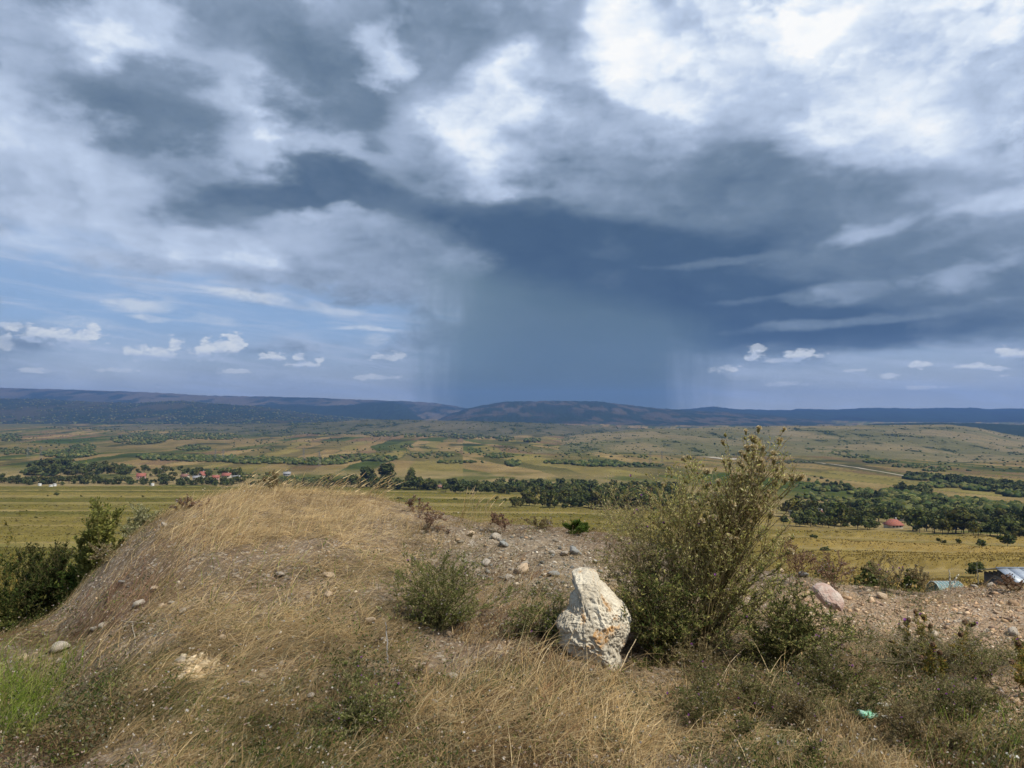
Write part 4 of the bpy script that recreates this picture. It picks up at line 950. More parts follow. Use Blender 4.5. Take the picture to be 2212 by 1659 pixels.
# smaller weeds between them: each its own plant
SMALL = [(1560,4.35,1470,110,'m','green weed in front of the thistle foot, among brown straw'),(1650,4.3,1500,90,'d','dark weed below the purple shrub'),(1790,4.35,1450,110,'d','dark leafy weed left of the green bottle'),(1840,4.6,1420,100,'d','dark leafy weed right of the purple shrub'),
 (1900,4.5,1450,90,'m','grey-green weed between the bottle and the thistles'),(1990,4.25,1500,90,'m','low weed with lilac dots below the upright thistles'),(2120,4.35,1470,110,'m','low weed below the right-hand thistle'),(1700,3.85,1580,90,'m','weed with a purple bloom at the bottom, right of the brown tangle'),
 (1500,3.75,1580,100,'m','green weed at the bottom centre right with small purple blooms'),(2160,3.8,1600,100,'g','bright green weed in the bottom right corner'),(1930,3.9,1600,80,'t','tan weed at the bottom right below the bottle'),(620,3.9,1520,110,'t','grey weed with white dots left of the bottom weed'),
 (880,4.3,1440,80,'t','dry weed below the green flowering weed'),(930,3.8,1560,80,'m','small green weed right of the bottom weed'),(1230,3.7,1600,60,'m','little herb in front of the pale straw'),(300,3.9,1580,90,'t','grey herb in the lower left of the mound'),
 (150,4.1,1500,90,'m','green herb beside the bright grass, dotted white'),(1760,3.7,1600,80,'d','dark herb at the bottom under the green bottle'),(2060,3.8,1560,70,'t','dry herb near the bottom right on bare soil'),(1380,3.7,1600,70,'t','dry herb at the bottom centre'),
 (1860,4.15,1480,110,'d','dark creeping weed just above the green bottle'),(1960,4.05,1520,90,'m','grey weed right of the green bottle'),(1610,3.9,1540,90,'d','dark weed among the brown tangle at the bottom')]
for k in range(14):
    bp_x = rng.uniform(1480, 2120); SMALL.append((bp_x, rng.uniform(3.75, 4.7), 1000, rng.uniform(80, 140), 'dmmt'[k % 4], 'low grey-green weed in the tangle between the thistle foot and the bottom edge'))
PALS = {'m': np.concatenate([MGREEN, TANW[:3]]), 'd': np.concatenate([DGREEN, TANW[:2]]), 't': TANW, 'g': np.array([(.16,.22,.04),(.22,.26,.05),(.11,.16,.03)])}
for k, (bpx, Yb, top, wd, t, lab) in enumerate(SMALL):
    if top == 1000: top = 829.5 - FPX * math.tan(math.atan((float(near((bpx - 1106) / FPX * Yb, Yb)) + .24 - EYE) / Yb) - PITCH)
    tips = [(bpx + rng.uniform(-.5, .5) * wd, top + rng.uniform(0, 45)) for _ in range(9)]
    weed('weed', lab, 'weed', (bpx, Yb), tips, (.20, .16, .08), PALS[t], dense=1, br=(6, 4), leaves=2000, leaf=.013, heads=[('pale', 30, .011, 'any'), ('purple', 4 if t in 'md' else 1, .017, 'any')], group='small weeds on the bank', r=.0026, spread=.55, up=.12, blen=(.2, .4), dY=.1, low=.0)
# weeds on the crest
for bpx, Yb, tips, pal, lab, kk in [
    (395, 7.3, [(370,1095),(390,1085),(410,1080),(430,1085),(450,1090),(380,1110),(420,1100)], 'b', 'brown dry weed with whitish tips on the left crest of the mound', 'pale'),
    (900, 8.0, [(870,1085),(890,1078),(905,1080),(925,1090),(940,1105),(860,1110),(950,1120)], 'b', 'reddish dry weed on the right shoulder of the mound', 'pale'),
    (930, 7.2, [(900,1120),(920,1110),(945,1112),(965,1125),(890,1150),(975,1150)], 'b', 'pinkish dry weed in front of the right shoulder of the mound', 'pale'),
    (1085, 7.6, [(1060,1120),(1070,1112),(1090,1115),(1100,1125)], 'b', 'dark dry stalks behind the bright white crest stone', 'dry'),
    (1160, 7.7, [(1130,1125),(1150,1118),(1175,1122),(1195,1128),(1210,1135)], 't', 'thin pale weeds on the middle of the crest', 'pale'),
    (1245, 7.5, [(1225,1140),(1245,1132),(1262,1138),(1270,1150),(1230,1155)], 'g', 'bright green leafy weed on the crest behind the boulder', 'pale'),
    (1715, 6.9, [(1690,1180),(1705,1170),(1725,1175),(1740,1190),(1680,1200),(1750,1210)], 'b', 'dry twiggy weed on the crest just right of the thistle', 'dry'),
    (1790, 7.0, [(1760,1210),(1775,1200),(1795,1195),(1815,1200),(1830,1215),(1750,1225),(1840,1230)], 'b', 'brown weed with pinkish dots above the pink rock', 'pale'),
    (1900, 7.1, [(1870,1225),(1885,1215),(1900,1210),(1920,1205),(1935,1215),(1950,1230),(1960,1245)], 't', 'yellow-brown weed in front of the dark bushes at right', 'purple'),
    (1990, 7.0, [(1960,1240),(1975,1230),(1990,1232),(2005,1245)], 't', 'low yellowish weed on the right crest left of the white stalks', 'pale'),
    (2180, 7.0, [(2150,1255),(2170,1248),(2190,1250),(2210,1255)], 'b', 'low dry weed on the right crest in front of the barn roof', 'dry'),
    (590, 7.9, [(575,1030),(590,1022),(600,1035),(560,1040)], 't', 'thin grass stalks standing on top of the mound', 'dry'),
    (230, 6.7, [(200,1180),(215,1190),(240,1180),(255,1195),(190,1210)], 't', 'dry pale weed on the left edge of the mound', 'pale')]:
    P_ = {'b': np.array([(.26,.16,.11),(.34,.23,.16),(.20,.13,.08)]), 't': TANW, 'g': np.array([(.09,.14,.03),(.12,.17,.04),(.06,.10,.02)])}[pal]
    weed('crest_weed', lab, 'weed', (bpx, Yb), tips, tuple(P_[0]), P_, br=(7, 4), leaves=1300 if pal != 'g' else 1600, leaf=.018 if pal != 'g' else .035, heads=[(kk, 36 if pal == 'b' else 14, .018, 'any')], group='weeds along the crest', r=.003, spread=.5, up=.15, blen=(.2, .4), dY=.12)
# wind-bent grass stalks with seed ears, standing over the crest and against the fields
def stalks(n, x0, x1, lean, h0, h1, label):
    px = rng.uniform(x0, x1, n); Y = np.interp(px, CX, CD) - rng.uniform(-.1, .6, n); X = (px - 1106) / FPX * Y; Z = near(X, Y)
    L = rng.uniform(h0, h1, n); B_ = np.stack([X, Y, Z], -1)
    T = B_ + np.stack([L * rng.normal(lean, .15, n), rng.normal(0, .05, n), L * .8], -1); C_ = B_ + np.stack([L * .1, L * 0, L * .55], -1)
    P = bez(B_, C_, T, 7); g_ = [tubes(P, np.full(n, .0018), np.full(n, .0010), pick(STRAW[:4], n))]
    e_ = P[:, -1] - P[:, -2]; Pe = bez(P[:, -2], P[:, -1], P[:, -1] + e_ * .8, 4); g_.append(tubes(Pe, np.full(n, .0045), np.full(n, .001), pick(STRAW[1:3], n)))
    g_ = joinm(g_); tag(link('grass_stalks', mesh('grass_stalks', g_[0], g_[1], m_twig, g_[2])), label, kind='stuff')
stalks(110, 520, 840, .55, .10, .30, 'windblown grass stalks on top of the mound')
stalks(30, 990, 1060, .3, .2, .45, 'thin grass stalks over the middle crest')

# ------------------------------------------------------------------ shrubs growing below the left edge
def below(X, Y): return near(X, Y)
weed('shrub', 'dense upright dark green shrub below the left edge of the mound', 'shrub', (110, 8.6),
     [(60,1235),(75,1222),(90,1230),(105,1220),(120,1215),(135,1222),(150,1228),(165,1235),(60,1230),(80,1230),(130,1225),(150,1230),(55,1260),(100,1220),(170,1240),(60,1290),(155,1285)],
     (.10, .08, .045), np.array([(.045,.065,.022),(.075,.085,.03),(.11,.10,.04),(.055,.075,.02)]), dense=1, br=(10, 6), leaves=46000, leaf=.030, r=.007, spread=.35, up=.2, blen=(.14, .28), dY=.35, gfun=lambda x, y: near(x, y), low=.0)
weed('goldenrod', 'tall pointed weed with yellow-green side shoots left of the mound', 'weed', (205, 7.6),
     [(207,1072),(200,1090),(216,1088),(190,1120),(222,1120),(180,1150),(235,1150),(178,1185),(240,1175),(200,1140),(210,1110),(215,1180),(190,1200)],
     (.13, .11, .05), np.array([(.30,.30,.08),(.38,.36,.12),(.14,.16,.05),(.22,.23,.06)]), dense=1, br=(9, 4), leaves=15000, leaf=.036, heads=[('yellow', 0, .02, 'any')], r=.005, spread=.45, up=.35, blen=(.10, .22), dY=.15)
weed('pale_bush', 'pale silvery green bush on the skyline left of the mound', 'bush', (312, 7.9),
     [(275,1125),(290,1112),(300,1104),(315,1102),(330,1108),(345,1118),(350,1130),(285,1140),(320,1130)],
     (.24, .22, .13), np.array([(.42,.41,.22),(.52,.49,.30),(.32,.32,.15),(.26,.26,.11)]), dense=2, br=(8, 5), leaves=14000, leaf=.022, r=.004, spread=.5, up=.1, blen=(.2, .4), dY=.2)
weed('bush', 'leafy mid-green bush at the foot of the dark shrub, touching the mound', 'bush', (185, 7.9),
     [(150,1260),(165,1240),(185,1235),(205,1240),(225,1225),(240,1200),(260,1190),(270,1170),(215,1260),(180,1280),(150,1300)],
     (.10, .10, .04), np.array([(.07,.11,.025),(.10,.14,.035),(.05,.08,.02),(.15,.17,.04)]), br=(9, 5), leaves=9000, leaf=.036, r=.005, spread=.55, up=.1, blen=(.2, .4), dY=.25, low=.0)
weed('bush', 'dark green bush in the hollow at the far left edge', 'bush', (10, 8.2),
     [(-60,1260),(-20,1240),(10,1265),(35,1280),(60,1300),(-40,1310),(20,1320),(70,1330),(50,1345),(-10,1300)],
     (.09, .08, .04), np.array([(.05,.075,.02),(.07,.09,.025),(.04,.055,.018),(.12,.12,.035)]), br=(10, 6), leaves=13000, leaf=.04, r=.006, spread=.6, up=.1, blen=(.2, .42), dY=.4, low=.0)
weed('bush', 'bush with yellowing tips at the far left edge, above the dark one', 'bush', (-10, 9.6),
     [(-60,1200),(-20,1210),(0,1205),(15,1215),(28,1235),(-40,1240),(30,1260)],
     (.14, .11, .05), np.array([(.28,.20,.05),(.20,.18,.05),(.11,.12,.035)]), br=(9, 5), leaves=6000, leaf=.04, r=.006, spread=.5, up=.15, blen=(.2, .4), dY=.3, low=.0)

# ------------------------------------------------------------------ litter, sticks
def tube_obj(name, pts, r0, r1, col, label, cat, mat=None, group=None):
    P = np.array(pts, float); K = 12; t = np.linspace(0, len(P) - 1, K)
    Q = np.stack([np.interp(t, range(len(P)), P[:, q]) for q in range(3)], -1)[None]
    Q[0, 1:-1] += rng.normal(0, r0 * .5, (K - 2, 3))
    g_ = tubes(Q, np.array([r0]), np.array([r1]), np.array([col])); o = link(name, mesh(name, g_[0] - Q[0, 0], g_[1], mat or m_twig, g_[2]), loc=tuple(Q[0, 0]))
    return tag(o, label, cat, group)
tube_obj('dead_stalk', [at(2054,1264,6.9), at(2052,1245,6.9), at(2050,1229,6.9)], .010, .004, (.55, .52, .42), 'straight bleached stalk on the right crest, left one of a pair', 'dead stalk')
tube_obj('dead_stalk', [at(2057,1268,6.85), at(2063,1256,6.85), at(2066,1247,6.85), at(2071,1241,6.85)], .010, .004, (.58, .55, .45), 'crooked bleached stalk on the right crest, right one of a pair', 'dead stalk')
tube_obj('dead_stalk', [at(2113,1262,6.9), at(2112,1240,6.9), at(2110,1215,6.9)], .006, .003, (.30, .28, .22), 'thin grey stalk standing against the barn', 'dead stalk')
def on(px, py, h=.015): X, Y, z = ground_hit(px, py); return (X, Y, z + h)
tube_obj('stick', [on(262,1345), on(290,1349), on(318,1350), on(338,1356)], .005, .003, (.50, .43, .33), 'bleached twig lying across the left slope', 'stick')
tube_obj('stick', [on(286,1350), on(290,1375), on(293,1403)], .004, .002, (.50, .45, .36), 'thin pale twig pointing downhill from the lying one', 'stick')
tube_obj('stick', [on(140,1393), on(190,1385), on(240,1352,.03)], .006, .003, (.16, .12, .08), 'dark twig on the lower left slope', 'stick')
tube_obj('stick', [on(1330,1470,.02), on(1400,1400,.20), on(1450,1330,.42)], .0035, .002, (.46, .37, .24), 'long dry stem leaning up beside the boulder', 'stick')
tube_obj('stick', [on(1540,1500,.02), on(1590,1450,.10), on(1650,1410,.12)], .004, .002, (.46, .37, .25), 'bent dry stem at the foot of the thistle', 'stick')
tube_obj('stick', [on(1930,1420,.12), on(1965,1450,.12), on(1990,1500,.03)], .003, .002, (.42, .36, .25), 'arched dry stem below the upright thistles', 'stick')
tube_obj('stick', [on(838,1432,.0), on(836,1412,.05), on(832,1388,.12)], .006, .003, (.20, .19, .18), 'grey weathered stub beside the green flowering weed', 'stick')
m_glass, b, out = mat_new('green_plastic')
tcn = b.n('ShaderNodeTexCoord'); nz = b.noise(tcn.outputs['Object'], 40, 4, .6)
p_ = b.n('ShaderNodeBsdfPrincipled'); b.put(p_.inputs['Base Color'], b.mixc(b.rng(nz, .4, .6), (.16, .42, .26, 1), (.40, .62, .50, 1))); p_.inputs['Roughness'].default_value = .25
b.put(out.inputs[0], p_.outputs[0])
# crushed bottle: ribbed body, neck and cap
def lathe(prof, seg=14, crush=.0, seed=0):
    V = []; 
    for x, r in prof:
        for q in range(seg):
            a = q * 2 * math.pi / seg; rr = r * (1 + crush * (vn(np.array(x * 60), np.array(q * .7), seed) - .5))
            V.append((x, math.cos(a) * rr, math.sin(a) * rr * (1 - .45 * min(1, crush))))
    F = [(i * seg + q, i * seg + (q + 1) % seg, (i + 1) * seg + (q + 1) % seg, (i + 1) * seg + q) for i in range(len(prof) - 1) for q in range(seg)]
    return np.array(V), np.array(F)
root = bpy.data.objects.new('plastic_bottle', None); COL.objects.link(root); root.location = on(1878, 1556, .03); root.rotation_euler = (0, .25, .5)
tag(root, 'crushed pale green plastic bottle lying in the weeds at lower right', 'bottle')
V, F = lathe([(-.075, .001), (-.075, .028), (-.06, .033), (-.045, .030), (-.03, .034), (-.012, .029), (.004, .034), (.02, .031), (.04, .027), (.058, .013), (.066, .012)], crush=.9)
link('body', mesh('body', V, F, m_glass), root)
V, F = lathe([(.062, .001), (.062, .014), (.076, .014), (.076, .001)]); link('cap', mesh('cap', V, F, mat_plain('cap', (.55, .6, .55), .5)), root)
m_scrap = mat_plain('white_plastic', (.72, .71, .66), .5, scale=20)
def scrap(px, py, w_, label, seed):
    n = 9; g1, g2 = np.meshgrid(np.linspace(-1, 1, n), np.linspace(-1, 1, n)); r_ = 1 + .35 * (fbm(g1 * 2 + seed, g2 * 2, 2, seed) - .5)
    z = (fbm(g1 * 1.6 + seed, g2 * 1.6, 3, seed + 1) - .3) * 1.1
    X, Y, zz = ground_hit(px, py); s = w_ / 2 / FPX * Y
    V = np.stack([g1 * r_, g2 * r_ * .8, z], -1).reshape(-1, 3) * s
    V2 = np.concatenate([V, V - np.array([0, 0, .001])]); f_ = grid_faces(n, n); F = np.concatenate([f_, f_[:, ::-1] + n * n])
    tag(link('plastic_scrap', mesh('plastic_scrap', V2, F, m_scrap), loc=(X, Y, zz + s * .5), rz=seed), label, 'litter')
scrap(1219, 1552, 24, 'torn white scrap of plastic in front of the straw hollow below the boulder', 3)
scrap(1913, 1532, 26, 'crumpled cream scrap lying just above right of the green bottle', 5)
scrap(1917, 1556, 18, 'small pale scrap beside the green bottle on its right', 8)
scrap(1634, 1600, 20, 'thin white scrap low in the grass at the bottom right of centre', 11)
scrap(2187, 1640, 22, 'white scrap in the bottom right corner', 14)
scrap(1288, 1216, 16, 'pale blue-grey scrap stuck in the twigs behind the boulder top', 17)
# one large purple bloom at the bottom
root = weed('thistle_flower', 'single large magenta thistle bloom at the bottom, right of centre', 'flower', (1700, 3.75), [(1694, 1606)], (.16, .15, .06), MGREEN, br=(3, 1), leaves=60, leaf=.02, heads=[('purple', 1, .045, 'tips')], r=.003, dY=.01)
# ------------------------------------------------------------------ crops, trees and houses down the slope
_Yg = np.exp(np.linspace(math.log(60), math.log(4200), 900))
def land_hit(px, py, y0=60):
    d = ray(px, py); g_ = land(d[0] / d[1] * _Yg, _Yg); zz = EYE + _Yg * d[2] / d[1]
    h = np.nonzero((zz <= g_) & (_Yg > y0))[0]
    Yh = _Yg[h[0]] if len(h) else _Yg[int(np.argmin(zz - g_))]
    Xh = d[0] / d[1] * Yh
    return float(Xh), float(Yh), float(land(Xh, Yh))
n = 230000
u_ = rng.uniform(-.72, .72, n); Y = 1 / rng.uniform(1 / 620, 1 / 98, n); X = u_ * Y; px = 1106 + FPX * u_
h_ = corn_h(X, Y, px); k = h_ > .4; X, Y, px, h_ = X[k], Y[k], px[k], h_[k]; n = len(X)
z = land(X, Y) + h_ - .25
hh = rng.uniform(.25, .6, n); ww = rng.uniform(.25, .6, n) * (Y / 260).clip(.6, 1.6); a = rng.uniform(-.6, .6, n)
dxw = np.cos(a) * ww; dyw = np.sin(a) * ww
V = np.stack([np.stack([X - dxw, Y - dyw, z], -1), np.stack([X + dxw, Y + dyw, z], -1), np.stack([X + rng.normal(0, .2, n), Y, z + hh], -1)], 1).reshape(-1, 3)
C_ = cover(X, Y, px, px * 0) * rng.uniform(.82, 1.22, (n, 1))
tag(link('corn_crop', mesh('corn_crop', V, np.arange(n * 3).reshape(-1, 3), m_straw, np.repeat(C_, 3, axis=0))), 'ripening corn standing in long strips across the slope', kind='stuff')

m_tree = mat_leaf('tree_leaf', .22, .25, .6); m_bark = mat_plain('bark', (.11, .085, .065), .95, scale=3)
TG = np.array([(.062, .085, .027), (.088, .108, .032), (.050, .070, .024), (.125, .132, .045), (.075, .086, .036), (.15, .145, .05)])
def crown_mesh(seed, H, Wd, lobes, n, pal, base=.18, q=.55, col_shape=1.0):
    r_ = np.random.default_rng(seed); cs = []
    for i in range(lobes):
        a = r_.uniform(0, 6.28); rr = Wd * .5 * r_.uniform(.1, .62); zz = H * r_.uniform(min(base + .18, .7), .80)
        cs.append((math.cos(a) * rr, math.sin(a) * rr, zz, Wd * r_.uniform(.20, .34) * (1.1 - .45 * zz / H), H * r_.uniform(.13, .22)))
    cs.append((0, 0, H * .62, Wd * .30, H * .32)); cs = np.array(cs)
    i = r_.integers(0, len(cs), n); d = r_.standard_normal((n, 3)); d /= np.linalg.norm(d, axis=1, keepdims=True); rad = r_.uniform(.35, 1.0, n) ** .45
    P = cs[i, :3] + d * rad[:, None] * cs[i][:, [3, 3, 4]]
    nrm = d + r_.normal(0, .5, (n, 3)); nrm /= np.linalg.norm(nrm, axis=1, keepdims=True)
    s = np.cross(nrm, r_.standard_normal((n, 3))); s /= np.linalg.norm(s, axis=1, keepdims=True); t = np.cross(nrm, s)
    L = (q * r_.uniform(.5, 1.25, n))[:, None]
    V = np.stack([P - s * L, P - t * L * .8 + nrm * L * .2, P + s * L, P + t * L * .8 - nrm * L * .1], 1).reshape(-1, 3); k = np.arange(n) * 4
    lob = pal[r_.integers(0, len(pal), len(cs))]; c = lob[i] * .6 + pal[r_.integers(0, len(pal), n)] * .4
    return V, np.stack([k, k + 1, k + 2, k + 3], -1), np.repeat(c * r_.uniform(.7, 1.35, (n, 1)), 4, axis=0)
def trunk_mesh(seed, H, Wd, base=.2):
    r_ = np.random.default_rng(seed + 999); P = [np.array([[0, 0, -.6], [0, 0, H * .25], [r_.normal(0, .2), 0, H * .5], [r_.normal(0, .3), 0, H * .8]])]
    for i in range(4):
        a = r_.uniform(0, 6.28); z0 = H * r_.uniform(.22, .5); P.append(np.array([[0, 0, z0], [math.cos(a) * Wd * .12, math.sin(a) * Wd * .12, z0 + H * .1], [math.cos(a) * Wd * .25, math.sin(a) * Wd * .25, z0 + H * .18], [math.cos(a) * Wd * .33, math.sin(a) * Wd * .33, z0 + H * .26]]))
    P = np.array(P); r0 = np.array([H * .026] + [H * .012] * 4)
    return tubes(P, r0, r0 * .3, np.full((5, 3), .1))
PROTO = []
for s_, (H, Wd, lb, nn, pal) in enumerate([(8, 8.5, 8, 520, TG), (9, 7, 7, 480, TG), (7, 9, 9, 520, TG), (8, 7.5, 7, 480, TG * np.array((1.35, 1.25, 1.1))), (6, 7, 7, 420, TG * np.array((1.2, 1.0, .9)))]):
    v, f, c = crown_mesh(40 + s_, H, Wd, lb, nn, pal); tv, tf, tcol = trunk_mesh(40 + s_, H, Wd)
    PROTO.append((mesh('tree', np.concatenate([v, tv]), [f, tf + len(v)], m_tree, np.concatenate([c, tcol])), H, Wd))
cr = [crown_mesh(90 + i, 22, (9, 11, 10)[i], 14, 2600, TG, .05, .55) for i in range(3)]
TALL = [(mesh('crown', *cr[i][:2], m_tree, cr[i][2]), mesh('trunk', *trunk_mesh(90 + i, 22, 9)[:2], m_bark)) for i in range(3)]
def tree_at(X, Y, H, label, group, proto=None, name='tree', cat='tree', wide=1.0):
    me, h0, w0 = PROTO[proto if proto is not None else random.randrange(5)]
    s = H / h0
    o = link(name, me, loc=(X, Y, float(land(X, Y)) - .1), rz=random.uniform(0, 6.28), sc=(s * wide * random.uniform(.85, 1.2), s * wide * random.uniform(.85, 1.2), s))
    return tag(o, label, cat, group)
def belt(n, p0, p1, dY, H0, H1, label, group, yj=0.0):
    for i in range(n):
        t = (i + random.random()) / n
        px = p0[0] + (p1[0] - p0[0]) * t; py = p0[1] + (p1[1] - p0[1]) * t
        if p0[0] == 1690 and p0[1] == 1136 and 1896 < px < 1966: continue
        X, Y, z = land_hit(px, py); Y2 = Y + random.uniform(0, dY) ; X2 = X * Y2 / Y
        tree_at(X2, Y2, random.uniform(H0, H1) * random.choice((.65, .85, 1, 1, 1.2)), label, group, wide=random.uniform(.8, 1.25))
belt(58, (1690, 1136), (2230, 1168), 30, 5.5, 10.5, 'leafy tree in the belt beyond the yellow cornfield on the right', 'trees beyond the right cornfield')
belt(40, (1690, 1118), (2230, 1146), 40, 6.5, 11, 'leafy tree in the back rows of the belt on the right, above the red roof', 'back trees of the right belt')
belt(52, (905, 1064), (1480, 1092), 60, 8, 14, 'dark tree in the belt behind the middle fields', 'trees of the middle belt')
belt(34, (700, 1057), (930, 1062), 60, 9, 14, 'dark tree at the foot of the three tall trees', 'low trees beside the tall trees')
belt(34, (1110, 1100), (1480, 1110), 45, 8, 12, 'dark tree in the clump jutting into the fields in the centre', 'clump of trees in the centre fields')
belt(24, (1130, 1086), (1480, 1098), 40, 8, 12, 'dark tree behind the clump in the centre', 'trees behind the centre clump')
belt(64, (0, 1046), (530, 1048), 30, 7, 10, 'low bushy tree in the hedge along the top of the left fields', 'hedge trees above the left fields')
belt(46, (62, 1033), (280, 1036), 220, 10, 16, 'tree in the orchard left of the village', 'orchard trees at the village')
belt(30, (290, 1036), (530, 1038), 160, 7, 12, 'garden tree between the village houses', 'garden trees in the village')
for i, (px, py, h, lab) in enumerate([(792, 1054, 25, 'broad tall dark tree, left one of the three tall trees'), (834, 1053, 28, 'tall dark tree, middle and highest of the three tall trees'), (886, 1056, 23, 'slender tall dark tree, right one of the three tall trees')]):
    X, Y, z = land_hit(px, py); root = bpy.data.objects.new('tall_tree', None); COL.objects.link(root); root.location = (X, Y, z - .2)
    s = h / 22; root.scale = (s * (2.1, 1.8, 1.5)[i], s * (2.1, 1.8, 1.5)[i], s); tag(root, lab, 'tree', 'three tall trees')
    link('crown', TALL[i][0], root); link('trunk', TALL[i][1], root)
for px, py, h, lab in [(122,1072,3.6,'dark round bush on the left fields'),(103,1073,1.8,'small bush beside the round bush on the left fields'),(175,1074,1.8,'small bush on the left field, right of the dark round one'),(262,1075,1.5,'tiny bush near the middle of the left field edge'),
    (308,1075,2.2,'small bush on the left field near the mound'),(78,1123,2.0,'low green bush low on the left terraces'),(983,1085,3.6,'leaning bush on the middle field'),(862,1082,3.4,'bush on the middle field right of the mound'),(1073,1080,3.2,'small dark bush left of the centre clump'),
    (1090,1086,3.6,'round bush at the left tip of the centre clump'),(1758,1170,3.0,'dark bush on the right cornfield near the thistle'),(1826,1141,3.0,'small bush at the top edge of the right cornfield'),(1783,1205,3.4,'blue-green bush low on the right field next to the thistle'),
    (2027,1172,2.0,'low bush on the right field, left of three'),(2040,1176,1.8,'flat bush joined to the low one on the right field'),(2072,1176,2.2,'low bush in the middle of the right field'),(2120,1184,3.4,'spreading bush on the right field'),(2177,1182,5.0,'large round bush at the right edge of the field'),
    (2108,1247,3.4,'thin bush standing beside the barn')]:
    X, Y, z = land_hit(px, py); tree_at(X, Y, h, lab, None, 4 if h < 3 else 2, 'field_bush', 'bush')
# the two dark bushes just behind the right crest
for px, Yb, top, wd, nn, lab in [(1890, 9.9, 1205, .95, 5200, 'wide dark green bush behind the crest on the right'), (1950, 10.1, 1208, .6, 3200, 'smaller dark bush right beside the wide one behind the crest'), (1783, 11.5, 1185, .7, 3000, 'dark green bush behind the crest next to the thistle')]:
    X = (px - 1106) / FPX * Yb; zt = row_z(top, Yb); zg = float(near(X, Yb)); H = max(.8, zt - zg)
    v, f, c = crown_mesh(int(px), H * 1.0, wd, 9, nn, np.array([(.05,.065,.02),(.07,.085,.025),(.10,.11,.04)]), 0, .026)
    v[:, 2] = np.maximum(v[:, 2], 0)
    root = bpy.data.objects.new('bush', None); COL.objects.link(root); root.location = (X, Yb, zg); tag(root, lab, 'bush', 'bushes behind the right crest')
    link('crown', mesh('crown', v, f, m_tree, c), root)
    st = np.array([[[0, 0, -.1], [0, 0, H * .3], [random.uniform(-.1, .1) + dx_ * .6, 0, H * .6], [dx_ * 1.5, 0, H * .92]] for dx_ in (-.5, -.2, .15, .45)]) * np.array([wd / 2, 1, 1])
    link('stems', mesh('stems', *tubes(st, np.full(4, .012), np.full(4, .005), np.full((4, 3), .1))[:2], m_bark), root)

# back rows of the belts, too many to tell apart
def woods(name, label, rows):
    parts_ = []
    for p0, p1, n, dY, H0, H1 in rows:
        for i in range(n):
            t = random.random(); px = p0[0] + (p1[0] - p0[0]) * t; py = p0[1] + (p1[1] - p0[1]) * t + random.uniform(-2, 2)
            X, Y, z = land_hit(px, py); Y2 = Y + random.uniform(0, dY); X2 = X * Y2 / Y
            v, f, c = CR[random.randrange(6)]; s = random.uniform(H0, H1) / 8; a = random.uniform(0, 6.28)
            R_ = np.array([[math.cos(a), math.sin(a), 0], [-math.sin(a), math.cos(a), 0], [0, 0, 1]])
            parts_.append((v @ R_ * s + np.array([X2, Y2, float(land(X2, Y2)) - .8]), f, c * random.uniform(.75, 1.25)))
    g_ = joinm(parts_); tag(link(name, mesh(name, g_[0], g_[1], m_tree, g_[2])), label, kind='stuff')
CR = [crown_mesh(300 + i, 8, 8.5, 7, 190, TG * (1 + .12 * (i - 2)), .02, .9) for i in range(6)]
woods('belt_woods', 'dense dark woods filling the back of the tree belts', [((960, 1058), (1480, 1078), 120, 40, 8, 13), ((1080, 1052), (1480, 1062), 60, 40, 7, 11), ((1250, 1095), (1500, 1100), 40, 40, 8, 12), ((560, 1052), (720, 1054), 26, 30, 6, 10), ((0, 1047), (560, 1049), 70, 20, 5, 8),
   ((1720, 1112), (2240, 1138), 50, 30, 6, 10), ((1820, 1098), (2240, 1126), 44, 30, 6, 9), ((1850, 1080), (2120, 1110), 44, 50, 6, 9), ((1930, 1066), (2010, 1076), 30, 60, 8, 12), ((1960, 1032), (2230, 1074), 120, 60, 8, 12), ((2040, 1040), (2230, 1066), 70, 60, 8, 12), ((62, 1022), (280, 1026), 50, 60, 8, 12), ((1780, 1056), (1840, 1062), 18, 40, 6, 9)])
